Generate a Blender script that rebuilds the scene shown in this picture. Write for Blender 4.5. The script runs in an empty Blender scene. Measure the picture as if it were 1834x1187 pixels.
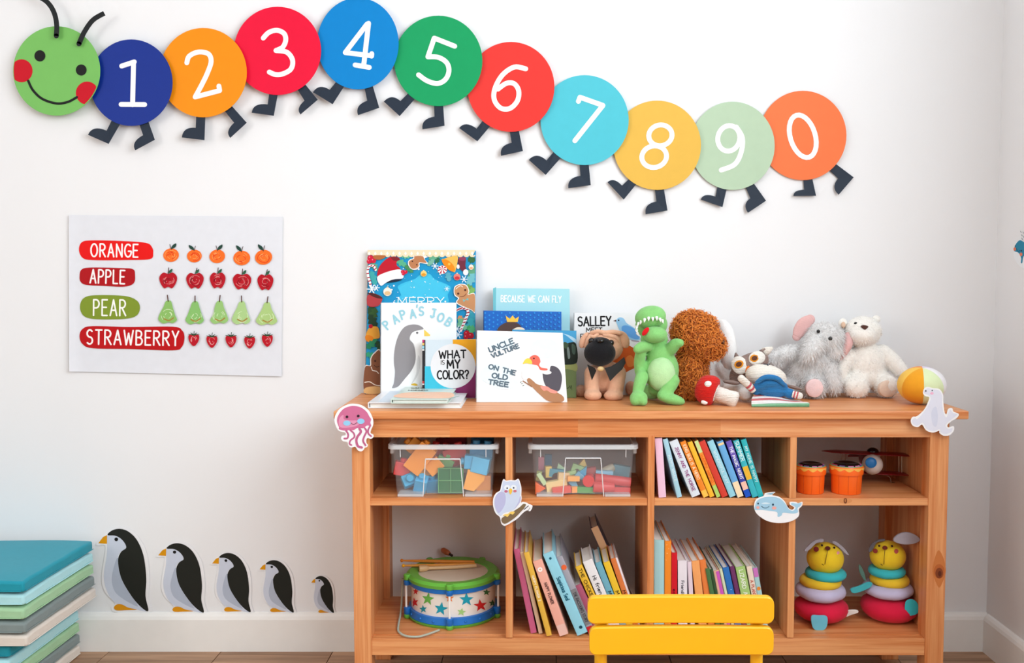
import bpy, bmesh, math, random
import numpy as np
from mathutils import Vector, Matrix, Euler

SC = bpy.context.scene
COL = SC.collection
rnd = random.Random(7)

# ------------------------------------------------------------------ camera
FPX, PX0, PY0 = 1700.0, 971.0, 595.0          # focal length and principal point, photo pixels
CY, CZ = -2.523, 1.02
TH = math.atan(105.0 / 1700.0)
cam_d = bpy.data.cameras.new('camera'); cam = bpy.data.objects.new('camera', cam_d); COL.objects.link(cam)
cam_d.sensor_fit = 'HORIZONTAL'; cam_d.sensor_width = 36.0
cam_d.lens = 36.0 * FPX / 1834.0
cam_d.shift_x = (917.0 - PX0) / 1834.0
cam_d.shift_y = (PY0 - 593.5) / 1834.0
cam.location = (0, CY, CZ); cam.rotation_euler = (math.pi / 2 - TH, 0, 0)
SC.camera = cam

# ------------------------------------------------------------------ world, window light, added fill, exposure
XR, XL, YB, ZC = 1.205, -2.9, -4.6, 2.55       # right wall, left wall, rear wall, ceiling
WY0, WY1, WZ0, WZ1 = -4.4, -1.0, 1.1, 2.5   # window opening in the right wall
wd = bpy.data.worlds.new('world'); SC.world = wd; wd.use_nodes = True
wd.node_tree.nodes['Background'].inputs[0].default_value = (1.0, 0.945, 0.88, 1)
wd.node_tree.nodes['Background'].inputs[1].default_value = 0.5
ld = bpy.data.lights.new('daylight_and_fill', 'AREA'); lo = bpy.data.objects.new('daylight_and_fill', ld); COL.objects.link(lo)
ld.shape = 'RECTANGLE'; ld.size = WY1 - WY0 - .1; ld.size_y = WZ1 - WZ0 - .1
ld.energy = 114.0; ld.color = (0.88, 0.955, 1.0)
l2 = bpy.data.lights.new('daylight_and_fill', 'AREA'); lo2 = bpy.data.objects.new('daylight_and_fill', l2); COL.objects.link(lo2)  # added fill lamp, set behind the made-up left window
VY0, VY1 = -4.2, -2.2                            # an added, unseen left-wall window, put in to brighten the right wall
l2.shape = 'RECTANGLE'; l2.size = VY1 - VY0 - .1; l2.size_y = WZ1 - WZ0 - .1; l2.energy = 42.0; l2.color = (1.0, 0.96, 0.90)
lo2.location = (XL - 0.07, (VY0 + VY1) / 2, (WZ0 + WZ1) / 2)
lo2.rotation_euler = Matrix(((0, 0, -1), (-1, 0, 0), (0, 1, 0))).to_euler()
lo.location = (XR + 0.07, (WY0 + WY1) / 2, (WZ0 + WZ1) / 2)
lo.rotation_euler = Matrix(((0, 0, 1), (1, 0, 0), (0, 1, 0))).to_euler()   # lamp -Z points along -X
SC.view_settings.view_transform = 'Standard'; SC.view_settings.look = 'None'
SC.view_settings.gamma = 1.0; SC.view_settings.use_curve_mapping = False
SC.view_settings.exposure = -0.11
SC.cycles.transparent_max_bounces = 24
SC.cycles.use_denoising = True

# ------------------------------------------------------------------ photo pixel <-> place
CT, ST = math.cos(TH), math.sin(TH)
CAM = Vector((0, CY, CZ))
def ray(px, py):
    u, v = (px - PX0) / FPX, -(py - PY0) / FPX
    return Vector((u, v * ST + CT, v * CT - ST))
def hit(px, py, P, N):
    d = ray(px, py); t = (Vector(P) - CAM).dot(N) / d.dot(N)
    return CAM + d * t
def W(px, py, Y=0.0): return hit(px, py, (0, Y, 0), Vector((0, 1, 0)))
def FL(px, py, Z): return hit(px, py, (0, 0, Z), Vector((0, 0, 1)))
def depth(Y, Z): return (Y - CY) * CT - (Z - CZ) * ST
def XP(px, Y, Z): return (px - PX0) / FPX * depth(Y, Z)
def pm(Y, Z=0.7): return FPX / depth(Y, Z)      # pixels per metre there

# ------------------------------------------------------------------ materials
def dk(c, f):
    """the same hue with f times the reflectance"""
    g_ = lambda v: 255 * (12.92 * v if v <= .0031308 else 1.055 * v ** (1 / 2.4) - .055)
    return tuple(round(g_(v * f), 1) for v in lin(c))
def lin(c):
    if isinstance(c, str): c = tuple(int(c[i:i + 2], 16) for i in (0, 2, 4))
    f = lambda v: v / 12.92 if v <= .04045 else ((v + .055) / 1.055) ** 2.4
    return tuple(f(v / 255.0) for v in c[:3])
KIND = dict(  # roughness, colour noise, noise scale, bump strength, bump scale, sheen
    paper=(.55, .04, 40, 0, 1, 0), gloss=(.32, .03, 30, 0, 1, 0), fabric=(.9, .06, 60, .25, 700, .25),
    knit=(.95, .10, 160, .8, 330, .3), plush=(1.0, .12, 90, .8, 420, .5), fur=(1.0, .18, 220, 0, 1, .3),
    plastic=(.35, .02, 20, 0, 1, 0), paint=(.42, .03, 25, .03, 120, 0), wall=(.85, .02, 3, .05, 180, 0),
    metal=(.3, .0, 10, 0, 1, 0))
_mc = {}
def M(c, kind='paper', rough=None):
    key = (str(c), kind, rough)
    if key in _mc: return _mc[key]
    r, cn, cs, bs, bsc, sh = KIND[kind]
    m = bpy.data.materials.new(kind + '_' + str(c).replace(' ', '')); m.use_nodes = True
    nt = m.node_tree; b = nt.nodes['Principled BSDF']; L = nt.links.new
    b.inputs['Roughness'].default_value = r if rough is None else rough
    if kind == 'metal': b.inputs['Metallic'].default_value = 1.0
    if sh: b.inputs['Sheen Weight'].default_value = sh * .4
    if kind in ('plush', 'fur', 'knit', 'fabric', 'paper', 'wall'): b.inputs['Specular IOR Level'].default_value = .2
    col = lin(c)
    tc = nt.nodes.new('ShaderNodeTexCoord')
    if cn:
        n = nt.nodes.new('ShaderNodeTexNoise'); n.inputs['Scale'].default_value = cs; n.inputs['Detail'].default_value = 4
        L(tc.outputs['Object'], n.inputs['Vector'])
        mx = nt.nodes.new('ShaderNodeMix'); mx.data_type = 'RGBA'
        mx.inputs[6].default_value = tuple(v * (1 - cn) for v in col) + (1,)
        mx.inputs[7].default_value = tuple(min(1, v * (1 + cn)) for v in col) + (1,)
        L(n.outputs['Fac'], mx.inputs[0]); L(mx.outputs[2], b.inputs['Base Color'])
    else: b.inputs['Base Color'].default_value = col + (1,)
    if bs:
        if kind == 'knit':
            n = nt.nodes.new('ShaderNodeTexWave'); n.wave_type = 'BANDS'; n.bands_direction = 'Z'
            n.inputs['Scale'].default_value = 95; n.inputs['Distortion'].default_value = 1.5; n.inputs['Detail'].default_value = 3
            n.inputs['Detail Scale'].default_value = 4
        else:
            n = nt.nodes.new('ShaderNodeTexNoise'); n.inputs['Scale'].default_value = bsc; n.inputs['Detail'].default_value = 3
        L(tc.outputs['Object'], n.inputs['Vector'])
        bp = nt.nodes.new('ShaderNodeBump'); bp.inputs['Strength'].default_value = bs; bp.inputs['Distance'].default_value = .0015
        L(n.outputs['Fac'], bp.inputs['Height']); L(bp.outputs['Normal'], b.inputs['Normal'])
    _mc[key] = m
    return m
def wood(axis, light=(231, 163, 107), dark=(201, 113, 54), name='pine', rough=.42, fine=1.0):
    key = ('wood', axis, light, dark, name)
    if key in _mc: return _mc[key]
    m = bpy.data.materials.new(name + '_' + axis); m.use_nodes = True
    nt = m.node_tree; b = nt.nodes['Principled BSDF']; L = nt.links.new
    b.inputs['Roughness'].default_value = rough
    tc = nt.nodes.new('ShaderNodeTexCoord'); mp = nt.nodes.new('ShaderNodeMapping')
    s = [46.0 * fine] * 3; s['xyz'.index(axis)] = 1.5 * fine
    mp.inputs['Scale'].default_value = s
    oi = nt.nodes.new('ShaderNodeObjectInfo'); ml = nt.nodes.new('ShaderNodeVectorMath'); ml.operation = 'SCALE'
    ml.inputs[3].default_value = 13.7; cb = nt.nodes.new('ShaderNodeCombineXYZ')
    for i in range(3): L(oi.outputs['Random'], cb.inputs[i])
    L(cb.outputs[0], ml.inputs[0]); L(ml.outputs[0], mp.inputs['Location'])
    L(tc.outputs['Object'], mp.inputs['Vector'])
    n1 = nt.nodes.new('ShaderNodeTexNoise'); n1.inputs['Scale'].default_value = 1.0; n1.inputs['Detail'].default_value = 3; n1.inputs['Distortion'].default_value = .6
    L(mp.outputs[0], n1.inputs['Vector'])
    n2 = nt.nodes.new('ShaderNodeTexNoise'); n2.inputs['Scale'].default_value = 5.5; n2.inputs['Detail'].default_value = 6
    L(mp.outputs[0], n2.inputs['Vector'])
    ad = nt.nodes.new('ShaderNodeMath'); ad.operation = 'MULTIPLY_ADD'; ad.inputs[1].default_value = .62
    L(n2.outputs['Fac'], ad.inputs[0]); L(n1.outputs['Fac'], ad.inputs[2])
    rp = nt.nodes.new('ShaderNodeValToRGB')
    rp.color_ramp.elements[0].position = .56; rp.color_ramp.elements[0].color = lin(dark) + (1,)
    rp.color_ramp.elements[1].position = 1.0; rp.color_ramp.elements[1].color = lin(light) + (1,)
    L(ad.outputs[0], rp.inputs['Fac']); L(rp.outputs['Color'], b.inputs['Base Color'])
    bp = nt.nodes.new('ShaderNodeBump'); bp.inputs['Strength'].default_value = .08; bp.inputs['Distance'].default_value = .001
    L(n2.outputs['Fac'], bp.inputs['Height']); L(bp.outputs['Normal'], b.inputs['Normal'])
    _mc[key] = m
    return m
def clear_plastic(name, fac, tint=(235, 240, 245), rough=.25):
    if name in _mc: return _mc[name]
    m = bpy.data.materials.new(name); m.use_nodes = True
    nt = m.node_tree; b = nt.nodes['Principled BSDF']; out = nt.nodes['Material Output']
    b.inputs['Base Color'].default_value = lin(tint) + (1,); b.inputs['Roughness'].default_value = rough
    t = nt.nodes.new('ShaderNodeBsdfTransparent'); mx = nt.nodes.new('ShaderNodeMixShader'); mx.inputs[0].default_value = fac
    nt.links.new(t.outputs[0], mx.inputs[1]); nt.links.new(b.outputs[0], mx.inputs[2]); nt.links.new(mx.outputs[0], out.inputs[0])
    _mc[name] = m
    return m

# ------------------------------------------------------------------ objects
WL = {}
def tag(o, label=None, cat=None, group=None, kind=None):
    if label: o['label'] = label
    if cat: o['category'] = cat
    if group: o['group'] = group
    if kind: o['kind'] = kind
    return o
def thing(name, label, cat, loc, group=None):
    o = bpy.data.objects.new(name, None); COL.objects.link(o); o.empty_display_size = .03
    o.location = loc; WL[o] = Vector(loc)
    return tag(o, label, cat, group)
def put(name, me, parent=None, center=None):
    o = bpy.data.objects.new(name, me); COL.objects.link(o)
    c = Vector(center)
    WL[o] = c
    if parent is not None:
        o.parent = parent; o.location = c - WL[parent]
    else: o.location = c
    return o
class G:
    """collects shapes in world coordinates, built as one mesh object"""
    def __init__(s): s.v = []; s.f = []; s.m = []; s.mats = []; s.cur = 0
    def use(s, m):
        if m not in s.mats: s.mats.append(m)
        s.cur = s.mats.index(m); return s
    def add(s, vs, fs):
        b = len(s.v); s.v += [tuple(v) for v in vs]; s.f += [tuple(i + b for i in f) for f in fs]; s.m += [s.cur] * len(fs); return s
    def box(s, x0, x1, y0, y1, z0, z1, mat=None):
        vs = [Vector((x, y, z)) for x in (x0, x1) for y in (y0, y1) for z in (z0, z1)]
        if mat is not None: vs = [mat @ v for v in vs]
        return s.add(vs, [(0, 1, 3, 2), (4, 6, 7, 5), (0, 4, 5, 1), (2, 3, 7, 6), (0, 2, 6, 4), (1, 5, 7, 3)])
    def prism(s, pts, off):
        n = len(pts); off = Vector(off); pts = [Vector(p) for p in pts]
        return s.add(pts + [p + off for p in pts],
                     [tuple(range(n)), tuple(range(2 * n - 1, n - 1, -1))] + [(i, i + n, (i + 1) % n + n, (i + 1) % n) for i in range(n)])
    def lathe(s, prof, mat=Matrix(), n=32, closed=False):
        vs = []; fs = []
        for r, z in prof:
            for k in range(n):
                a = 2 * math.pi * k / n; vs.append(mat @ Vector((r * math.cos(a), r * math.sin(a), z)))
        m = len(prof)
        for i in range(m - 1 + (1 if closed else 0)):
            j = (i + 1) % m
            for k in range(n): fs.append((i * n + k, i * n + (k + 1) % n, j * n + (k + 1) % n, j * n + k))
        if not closed:
            fs.append(tuple(range(n - 1, -1, -1))); fs.append(tuple((m - 1) * n + k for k in range(n)))
        return s.add(vs, fs)
    def tube(s, path, rad, n=10, flat=1.0, cap=True):
        path = [Vector(p) for p in path]; m = len(path); rs = rad if isinstance(rad, (list, tuple)) else [rad] * m
        vs = []; fs = []; prev = None
        for i, p in enumerate(path):
            t = (path[min(i + 1, m - 1)] - path[max(i - 1, 0)]).normalized()
            if prev is None:
                up = Vector((0, 1, 0)) if abs(t.y) < .9 else Vector((1, 0, 0)); a = t.cross(up).normalized()
            else: a = (prev - t * prev.dot(t)).normalized()
            prev = a; b = t.cross(a)
            for k in range(n):
                an = 2 * math.pi * k / n; vs.append(p + (a * math.cos(an) + b * math.sin(an) * flat) * rs[i])
        for i in range(m - 1):
            for k in range(n): fs.append((i * n + k, i * n + (k + 1) % n, (i + 1) * n + (k + 1) % n, (i + 1) * n + k))
        if cap: fs.append(tuple(range(n - 1, -1, -1))); fs.append(tuple((m - 1) * n + k for k in range(n)))
        return s.add(vs, fs)
    def ball(s, c, r, rot=None, nu=20, nv=12):
        if not isinstance(r, (list, tuple)): r = (r, r, r)
        R = rot if rot is not None else Matrix.Identity(3); c = Vector(c)
        vs = [c + R @ Vector((0, 0, -r[2]))]; fs = []
        for i in range(1, nv):
            p = -math.pi / 2 + math.pi * i / nv
            for k in range(nu):
                a = 2 * math.pi * k / nu
                vs.append(c + R @ Vector((r[0] * math.cos(p) * math.cos(a), r[1] * math.cos(p) * math.sin(a), r[2] * math.sin(p))))
        vs.append(c + R @ Vector((0, 0, r[2]))); top = len(vs) - 1
        for k in range(nu):
            fs.append((0, 1 + (k + 1) % nu, 1 + k)); fs.append((top, top - nu + k, top - nu + (k + 1) % nu))
        for i in range(nv - 2):
            for k in range(nu): fs.append((1 + i * nu + k, 1 + i * nu + (k + 1) % nu, 1 + (i + 1) * nu + (k + 1) % nu, 1 + (i + 1) * nu + k))
        return s.add(vs, fs)
    def torus(s, c, R, r, mat=Matrix.Identity(3), n=32, m=12, rz=None, wob=0, seed=0):
        vs = []; fs = []; c = Vector(c); rz = rz or r; q = random.Random(seed); ph = [q.random() * 6.3 for _ in range(3)]
        for i in range(n):
            a = 2 * math.pi * i / n; k = 1 + wob * (math.sin(3 * a + ph[0]) + math.sin(7 * a + ph[1]) * .6)
            for j in range(m):
                b = 2 * math.pi * j / m; vs.append(c + mat @ Vector(((R + r * k * math.cos(b)) * math.cos(a), (R + r * k * math.cos(b)) * math.sin(a), rz * k * math.sin(b))))
        for i in range(n):
            for j in range(m): fs.append((i * m + j, ((i + 1) % n) * m + j, ((i + 1) % n) * m + (j + 1) % m, i * m + (j + 1) % m))
        return s.add(vs, fs)
    def obj(s, name, mat=None, parent=None, smooth=False, bevel=0, seg=2, label=None, kind=None, sub=0):
        a = np.array(s.v); c = (a.min(0) + a.max(0)) / 2
        me = bpy.data.meshes.new(name); me.from_pydata((a - c).tolist(), [], s.f)
        mats = s.mats if s.mats else [mat]
        for mm in mats: me.materials.append(mm)
        if len(mats) > 1: me.polygons.foreach_set('material_index', s.m)
        bm = bmesh.new(); bm.from_mesh(me); bmesh.ops.recalc_face_normals(bm, faces=bm.faces); bm.to_mesh(me); bm.free()
        if smooth:
            me.polygons.foreach_set('use_smooth', [True] * len(me.polygons))
            if smooth != 'all': 
                try: me.set_sharp_from_angle(angle=math.radians(40))
                except Exception: pass
        o = put(name, me, parent, c)
        if bevel:
            md = o.modifiers.new('bevel', 'BEVEL'); md.width = bevel; md.segments = seg; md.limit_method = 'ANGLE'; md.angle_limit = math.radians(40)
        if sub:
            md = o.modifiers.new('sub', 'SUBSURF'); md.levels = sub; md.render_levels = sub
        return tag(o, label, kind=kind)

def dense(pts, step=3.0):
    out = [pts[0]]
    for a, b in zip(pts, pts[1:]):
        k = max(1, int(math.hypot(b[0] - a[0], b[1] - a[1]) / step))
        out += [(a[0] + (b[0] - a[0]) * i / k, a[1] + (b[1] - a[1]) * i / k) for i in range(1, k + 1)]
    return out
def spline(pts, n=6, closed=False):
    """Catmull-Rom through 2D or 3D points"""
    m = len(pts); out = []
    get = (lambda i: pts[i % m]) if closed else (lambda i: pts[max(0, min(m - 1, i))])
    for i in range(m if closed else m - 1):
        p0, p1, p2, p3 = get(i - 1), get(i), get(i + 1), get(i + 2)
        for k in range(n):
            t = k / n
            out.append(tuple(.5 * (2 * b + (c - a) * t + (2 * a - 5 * b + 4 * c - d) * t * t + (3 * b - a - 3 * c + d) * t ** 3) for a, b, c, d in zip(p0, p1, p2, p3)))
    if not closed: out.append(tuple(pts[-1]))
    return out
def oval(cx, cy, rx, ry=None, rot=0, n=28):
    ry = ry or rx; c, s_ = math.cos(math.radians(rot)), math.sin(math.radians(rot)); o = []
    for k in range(n):
        a = 2 * math.pi * k / n; x, y = rx * math.cos(a), ry * math.sin(a)
        o.append((cx + x * c - y * s_, cy + x * s_ + y * c))
    return o
def star(cx, cy, r, rot=0, k=.42):
    return [(cx + (r if i % 2 == 0 else r * k) * math.sin(math.radians(rot + 36 * i)), cy - (r if i % 2 == 0 else r * k) * math.cos(math.radians(rot + 36 * i))) for i in range(10)]

# ------------------------------------------------------------------ a hand-drawn stroke alphabet
def arc(cx, cy, rx, ry, a0, a1, n=9):
    return [(cx + rx * math.cos(math.radians(a0 + (a1 - a0) * i / n)), cy + ry * math.sin(math.radians(a0 + (a1 - a0) * i / n))) for i in range(n + 1)]
FONT = {
 'A': (.62, [[(0, 0), (.31, 1), (.62, 0)], [(.12, .34), (.5, .34)]]),
 'B': (.55, [[(0, 0), (0, 1)], [(0, 1)] + arc(.22, .76, .27, .24, 90, -90) + [(0, .52)], [(0, .52)] + arc(.25, .26, .3, .26, 90, -90) + [(0, 0)]]),
 'C': (.58, [arc(.36, .5, .36, .5, 50, 310, 14)]),
 'D': (.6, [[(0, 0), (0, 1)], [(0, 1)] + arc(.15, .5, .45, .5, 90, -90, 12) + [(0, 0)]]),
 'E': (.48, [[(.48, 1), (0, 1), (0, 0), (.48, 0)], [(0, .52), (.4, .52)]]),
 'F': (.46, [[(.46, 1), (0, 1), (0, 0)], [(0, .52), (.38, .52)]]),
 'G': (.62, [arc(.36, .5, .36, .5, 50, 345, 15) + [(.68, .45), (.4, .45)]]),
 'H': (.55, [[(0, 0), (0, 1)], [(.55, 0), (.55, 1)], [(0, .5), (.55, .5)]]),
 'I': (.1, [[(.05, 0), (.05, 1)]]),
 'J': (.48, [[(.12, 1), (.48, 1)], [(.36, 1), (.36, .2)] + arc(.18, .2, .18, .2, 0, -170)]),
 'K': (.55, [[(0, 0), (0, 1)], [(.5, 1), (.02, .45), (.55, 0)]]),
 'L': (.46, [[(0, 1), (0, 0), (.46, 0)]]),
 'M': (.75, [[(0, 0), (.06, 1), (.37, .3), (.68, 1), (.75, 0)]]),
 'N': (.58, [[(0, 0), (0, 1), (.58, 0), (.58, 1)]]),
 'O': (.68, [arc(.34, .5, .34, .5, 0, 360, 20)]),
 'P': (.52, [[(0, 0), (0, 1)], [(0, 1)] + arc(.24, .74, .28, .26, 90, -90) + [(0, .48)]]),
 'R': (.56, [[(0, 0), (0, 1)], [(0, 1)] + arc(.24, .75, .28, .25, 90, -90) + [(0, .5)], [(.2, .5), (.56, 0)]]),
 'S': (.52, [arc(.27, .75, .25, .25, 40, 270, 9) + arc(.26, .25, .26, .25, 90, -140, 9)]),
 'T': (.56, [[(0, 1), (.56, 1)], [(.28, 1), (.28, 0)]]),
 'U': (.56, [[(0, 1), (0, .28)] + arc(.28, .28, .28, .28, 180, 360) + [(.56, 1)]]),
 'V': (.58, [[(0, 1), (.29, 0), (.58, 1)]]),
 'W': (.82, [[(0, 1), (.2, 0), (.41, .8), (.62, 0), (.82, 1)]]),
 'X': (.55, [[(0, 0), (.55, 1)], [(0, 1), (.55, 0)]]),
 'Y': (.56, [[(0, 1), (.28, .5), (.56, 1)], [(.28, .5), (.28, 0)]]),
 'Z': (.52, [[(0, 1), (.52, 1), (0, 0), (.52, 0)]]),
 "'": (.08, [[(.06, 1.02), (.02, .78)]]), '.': (.1, [[(.05, 0), (.05, .03)]]), ',': (.1, [[(.06, .05), (.02, -.12)]]),
 '?': (.46, [arc(.23, .76, .23, .24, 170, -60, 9) + [(.22, .42), (.22, .26)], [(.22, .02), (.22, .05)]]),
 ' ': (.34, []), '2': (.5, [arc(.25, .74, .24, .26, 165, -30, 8) + [(0, 0), (.5, 0)]]),
 'a': (.46, [arc(.22, .3, .22, .3, 0, 360, 14), [(.45, .6), (.45, 0)]]),
 'c': (.42, [arc(.24, .3, .24, .3, 55, 305, 10)]),
 'd': (.46, [arc(.22, .3, .22, .3, 0, 360, 14), [(.45, 1), (.45, 0)]]),
 'e': (.44, [[(.02, .32), (.44, .34)] + arc(.22, .3, .22, .3, 8, 310, 11)]),
 'f': (.34, [arc(.3, .82, .16, .18, 60, 180, 6) + [(.14, 0)], [(0, .58), (.32, .58)]]),
 'i': (.1, [[(.05, 0), (.05, .6)], [(.05, .8), (.05, .83)]]), 'l': (.1, [[(.05, 0), (.05, 1)]]),
 'n': (.42, [[(0, 0), (0, .6)], [(0, .35)] + arc(.2, .38, .2, .22, 170, 0) + [(.4, 0)]]),
 'o': (.44, [arc(.22, .3, .22, .3, 0, 360, 14)]),
 'p': (.46, [[(0, .6), (0, -.35)], arc(.22, .3, .22, .3, 0, 360, 14)]),
 'r': (.3, [[(0, 0), (0, .6)], [(0, .32)] + arc(.2, .38, .2, .22, 170, 60)]),
 's': (.36, [arc(.18, .45, .17, .15, 40, 270, 7) + arc(.18, .15, .18, .15, 90, -140, 7)]),
 'u': (.42, [[(0, .6), (0, .2)] + arc(.2, .2, .2, .2, 180, 360) + [(.4, .6)], [(.42, .6), (.42, 0)]]),
 'y': (.42, [[(0, .6), (.2, .05)], [(.42, .6), (.1, -.35)]]),
}
class Art:
    """flat print on a surface: map (x, y) -> point of the surface; N points out of it"""
    def __init__(s, mp, N, parent, base=.0004, step=.00004):
        s.mp = mp; s.N = Vector(N); s.parent = parent; s.off = base; s.step = step; s.g = G()
    def P(s, x, y): return Vector(s.mp(x, y)) + s.N * s.off
    def poly(s, pts, c, kind='paper'):
        s.g.use(M(c, kind) if not hasattr(c, 'name') else c); s.g.add([s.P(*p) for p in pts], [tuple(range(len(pts)))]); s.off += s.step; return s
    def blob(s, pts, c, kind='paper', n=6): return s.poly(spline(pts, n, True), c, kind)
    def oval(s, cx, cy, rx, ry=None, c='000000', rot=0, n=28, kind='paper'): return s.poly(oval(cx, cy, rx, ry, rot, n), c, kind)
    def stroke(s, pts, w, c, curve=False, kind='paper', taper=None, bump=True, step=None):
        if curve: pts = spline(pts, 7)
        for i in range(1, len(pts) - 1):           # a sharp corner starts a new stroke
            (ax, ay), (bx, by), (cx_, cy_) = pts[i - 1], pts[i], pts[i + 1]
            if (bx - ax) * (cx_ - bx) + (by - ay) * (cy_ - by) < .3 * math.hypot(bx - ax, by - ay) * math.hypot(cx_ - bx, cy_ - by):
                s.stroke(pts[:i + 1], w, c, kind=kind, taper=taper, bump=False, step=step)
                return s.stroke(pts[i:], w, c, kind=kind, taper=taper, bump=bump, step=step)
        if step: pts = dense(pts, step)
        s.g.use(M(c, kind)); m = len(pts); L, R = [], []
        ws = [w * .5 * (1 if taper is None else taper(i / max(1, m - 1))) for i in range(m)]
        for i in range(m):
            a, b = pts[max(0, i - 1)], pts[min(m - 1, i + 1)]; dx, dy = b[0] - a[0], b[1] - a[1]; l = math.hypot(dx, dy) or 1
            nx, ny = -dy / l * ws[i], dx / l * ws[i]
            # keep the width at sharp corners
            if 0 < i < m - 1:
                e = pts[i]; ux, uy = e[0] - a[0], e[1] - a[1]; k = math.hypot(ux, uy) or 1
                cs = abs((-dy / l) * (-uy / k) + (dx / l) * (ux / k)); q = 1 / max(.6, cs); nx *= q; ny *= q
            L.append((pts[i][0] + nx, pts[i][1] + ny)); R.append((pts[i][0] - nx, pts[i][1] - ny))
        s.off += 3e-6; vs = [s.P(*p) for p in L] + [s.P(*p) for p in R]
        s.g.add(vs, [(i, i + 1, m + i + 1, m + i) for i in range(m - 1)])
        for i in (0, m - 1):
            s.off += 2e-6; s.g.add([s.P(*p) for p in oval(pts[i][0], pts[i][1], ws[i], n=10)], [tuple(range(10))])
        if bump: s.off += s.step
        return s
    def text(s, t, p0, p1, h, w, c, kind='paper', gap=.2, slant=0):
        tot = sum(FONT.get(ch, FONT[' '])[0] + gap for ch in t) - gap
        dx, dy = p1[0] - p0[0], p1[1] - p0[1]; l = math.hypot(dx, dy); d = (dx / l, dy / l); up = (d[1], -d[0]); k = l / tot
        x = 0
        for ch in t:
            wd_, st = FONT.get(ch, FONT[' '])
            for q in st:
                pts = [(p0[0] + d[0] * (x + a + slant * b) * k + up[0] * b * h, p0[1] + d[1] * (x + a + slant * b) * k + up[1] * b * h) for a, b in q]
                s.stroke(pts, w, c, kind=kind, bump=False)
            x += wd_ + gap
        s.off += s.step; return s
    def obj(s, name, label=None, parent=None):
        o = s.g.obj(name, None, parent or s.parent, label=label); s.g = G(); return o
def zoom(ox, oy, sc, P, N):
    N = Vector(N)
    return lambda x, y: hit(ox + x / sc, oy + y / sc, P, N)
def plate(name, pts, mp, N, th, mat, parent=None, label=None):
    """a cut-out card of thickness th lying on its plane"""
    N = Vector(N); g = G(); g.prism([Vector(mp(*p)) + N * th for p in pts], -N * th)
    return g.obj(name, mat, parent, label=label)

# ------------------------------------------------------------------ soft toys
def melt(name, g, mat, parent, voxel=.003, smooth=6, label=None, ground=None):
    """fuse the shapes in g into one continuous rounded skin"""
    a = np.array(g.v); c = (a.min(0) + a.max(0)) / 2
    me = bpy.data.meshes.new('tmp'); me.from_pydata((a - c).tolist(), [], g.f)
    bm = bmesh.new(); bm.from_mesh(me); bmesh.ops.recalc_face_normals(bm, faces=bm.faces); bm.to_mesh(me); bm.free()
    t = bpy.data.objects.new('tmp', me); COL.objects.link(t)
    r = t.modifiers.new('r', 'REMESH'); r.mode = 'VOXEL'; r.voxel_size = voxel
    q = t.modifiers.new('s', 'SMOOTH'); q.iterations = smooth; q.factor = .5
    dg = bpy.context.evaluated_depsgraph_get(); m2 = bpy.data.meshes.new_from_object(t.evaluated_get(dg)); m2.name = name
    bpy.data.objects.remove(t); bpy.data.meshes.remove(me)
    m2.materials.clear(); m2.materials.append(mat)
    if ground is not None:                       # a soft toy flattens where it sits
        n = len(m2.vertices); co = np.empty(n * 3); m2.vertices.foreach_get('co', co); co = co.reshape(-1, 3)
        co[:, 2] = np.maximum(co[:, 2], ground + .0006 - c[2]); m2.vertices.foreach_set('co', co.ravel()); m2.update()
    m2.polygons.foreach_set('use_smooth', [True] * len(m2.polygons))
    return tag(put(name, m2, parent, c), label)
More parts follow.
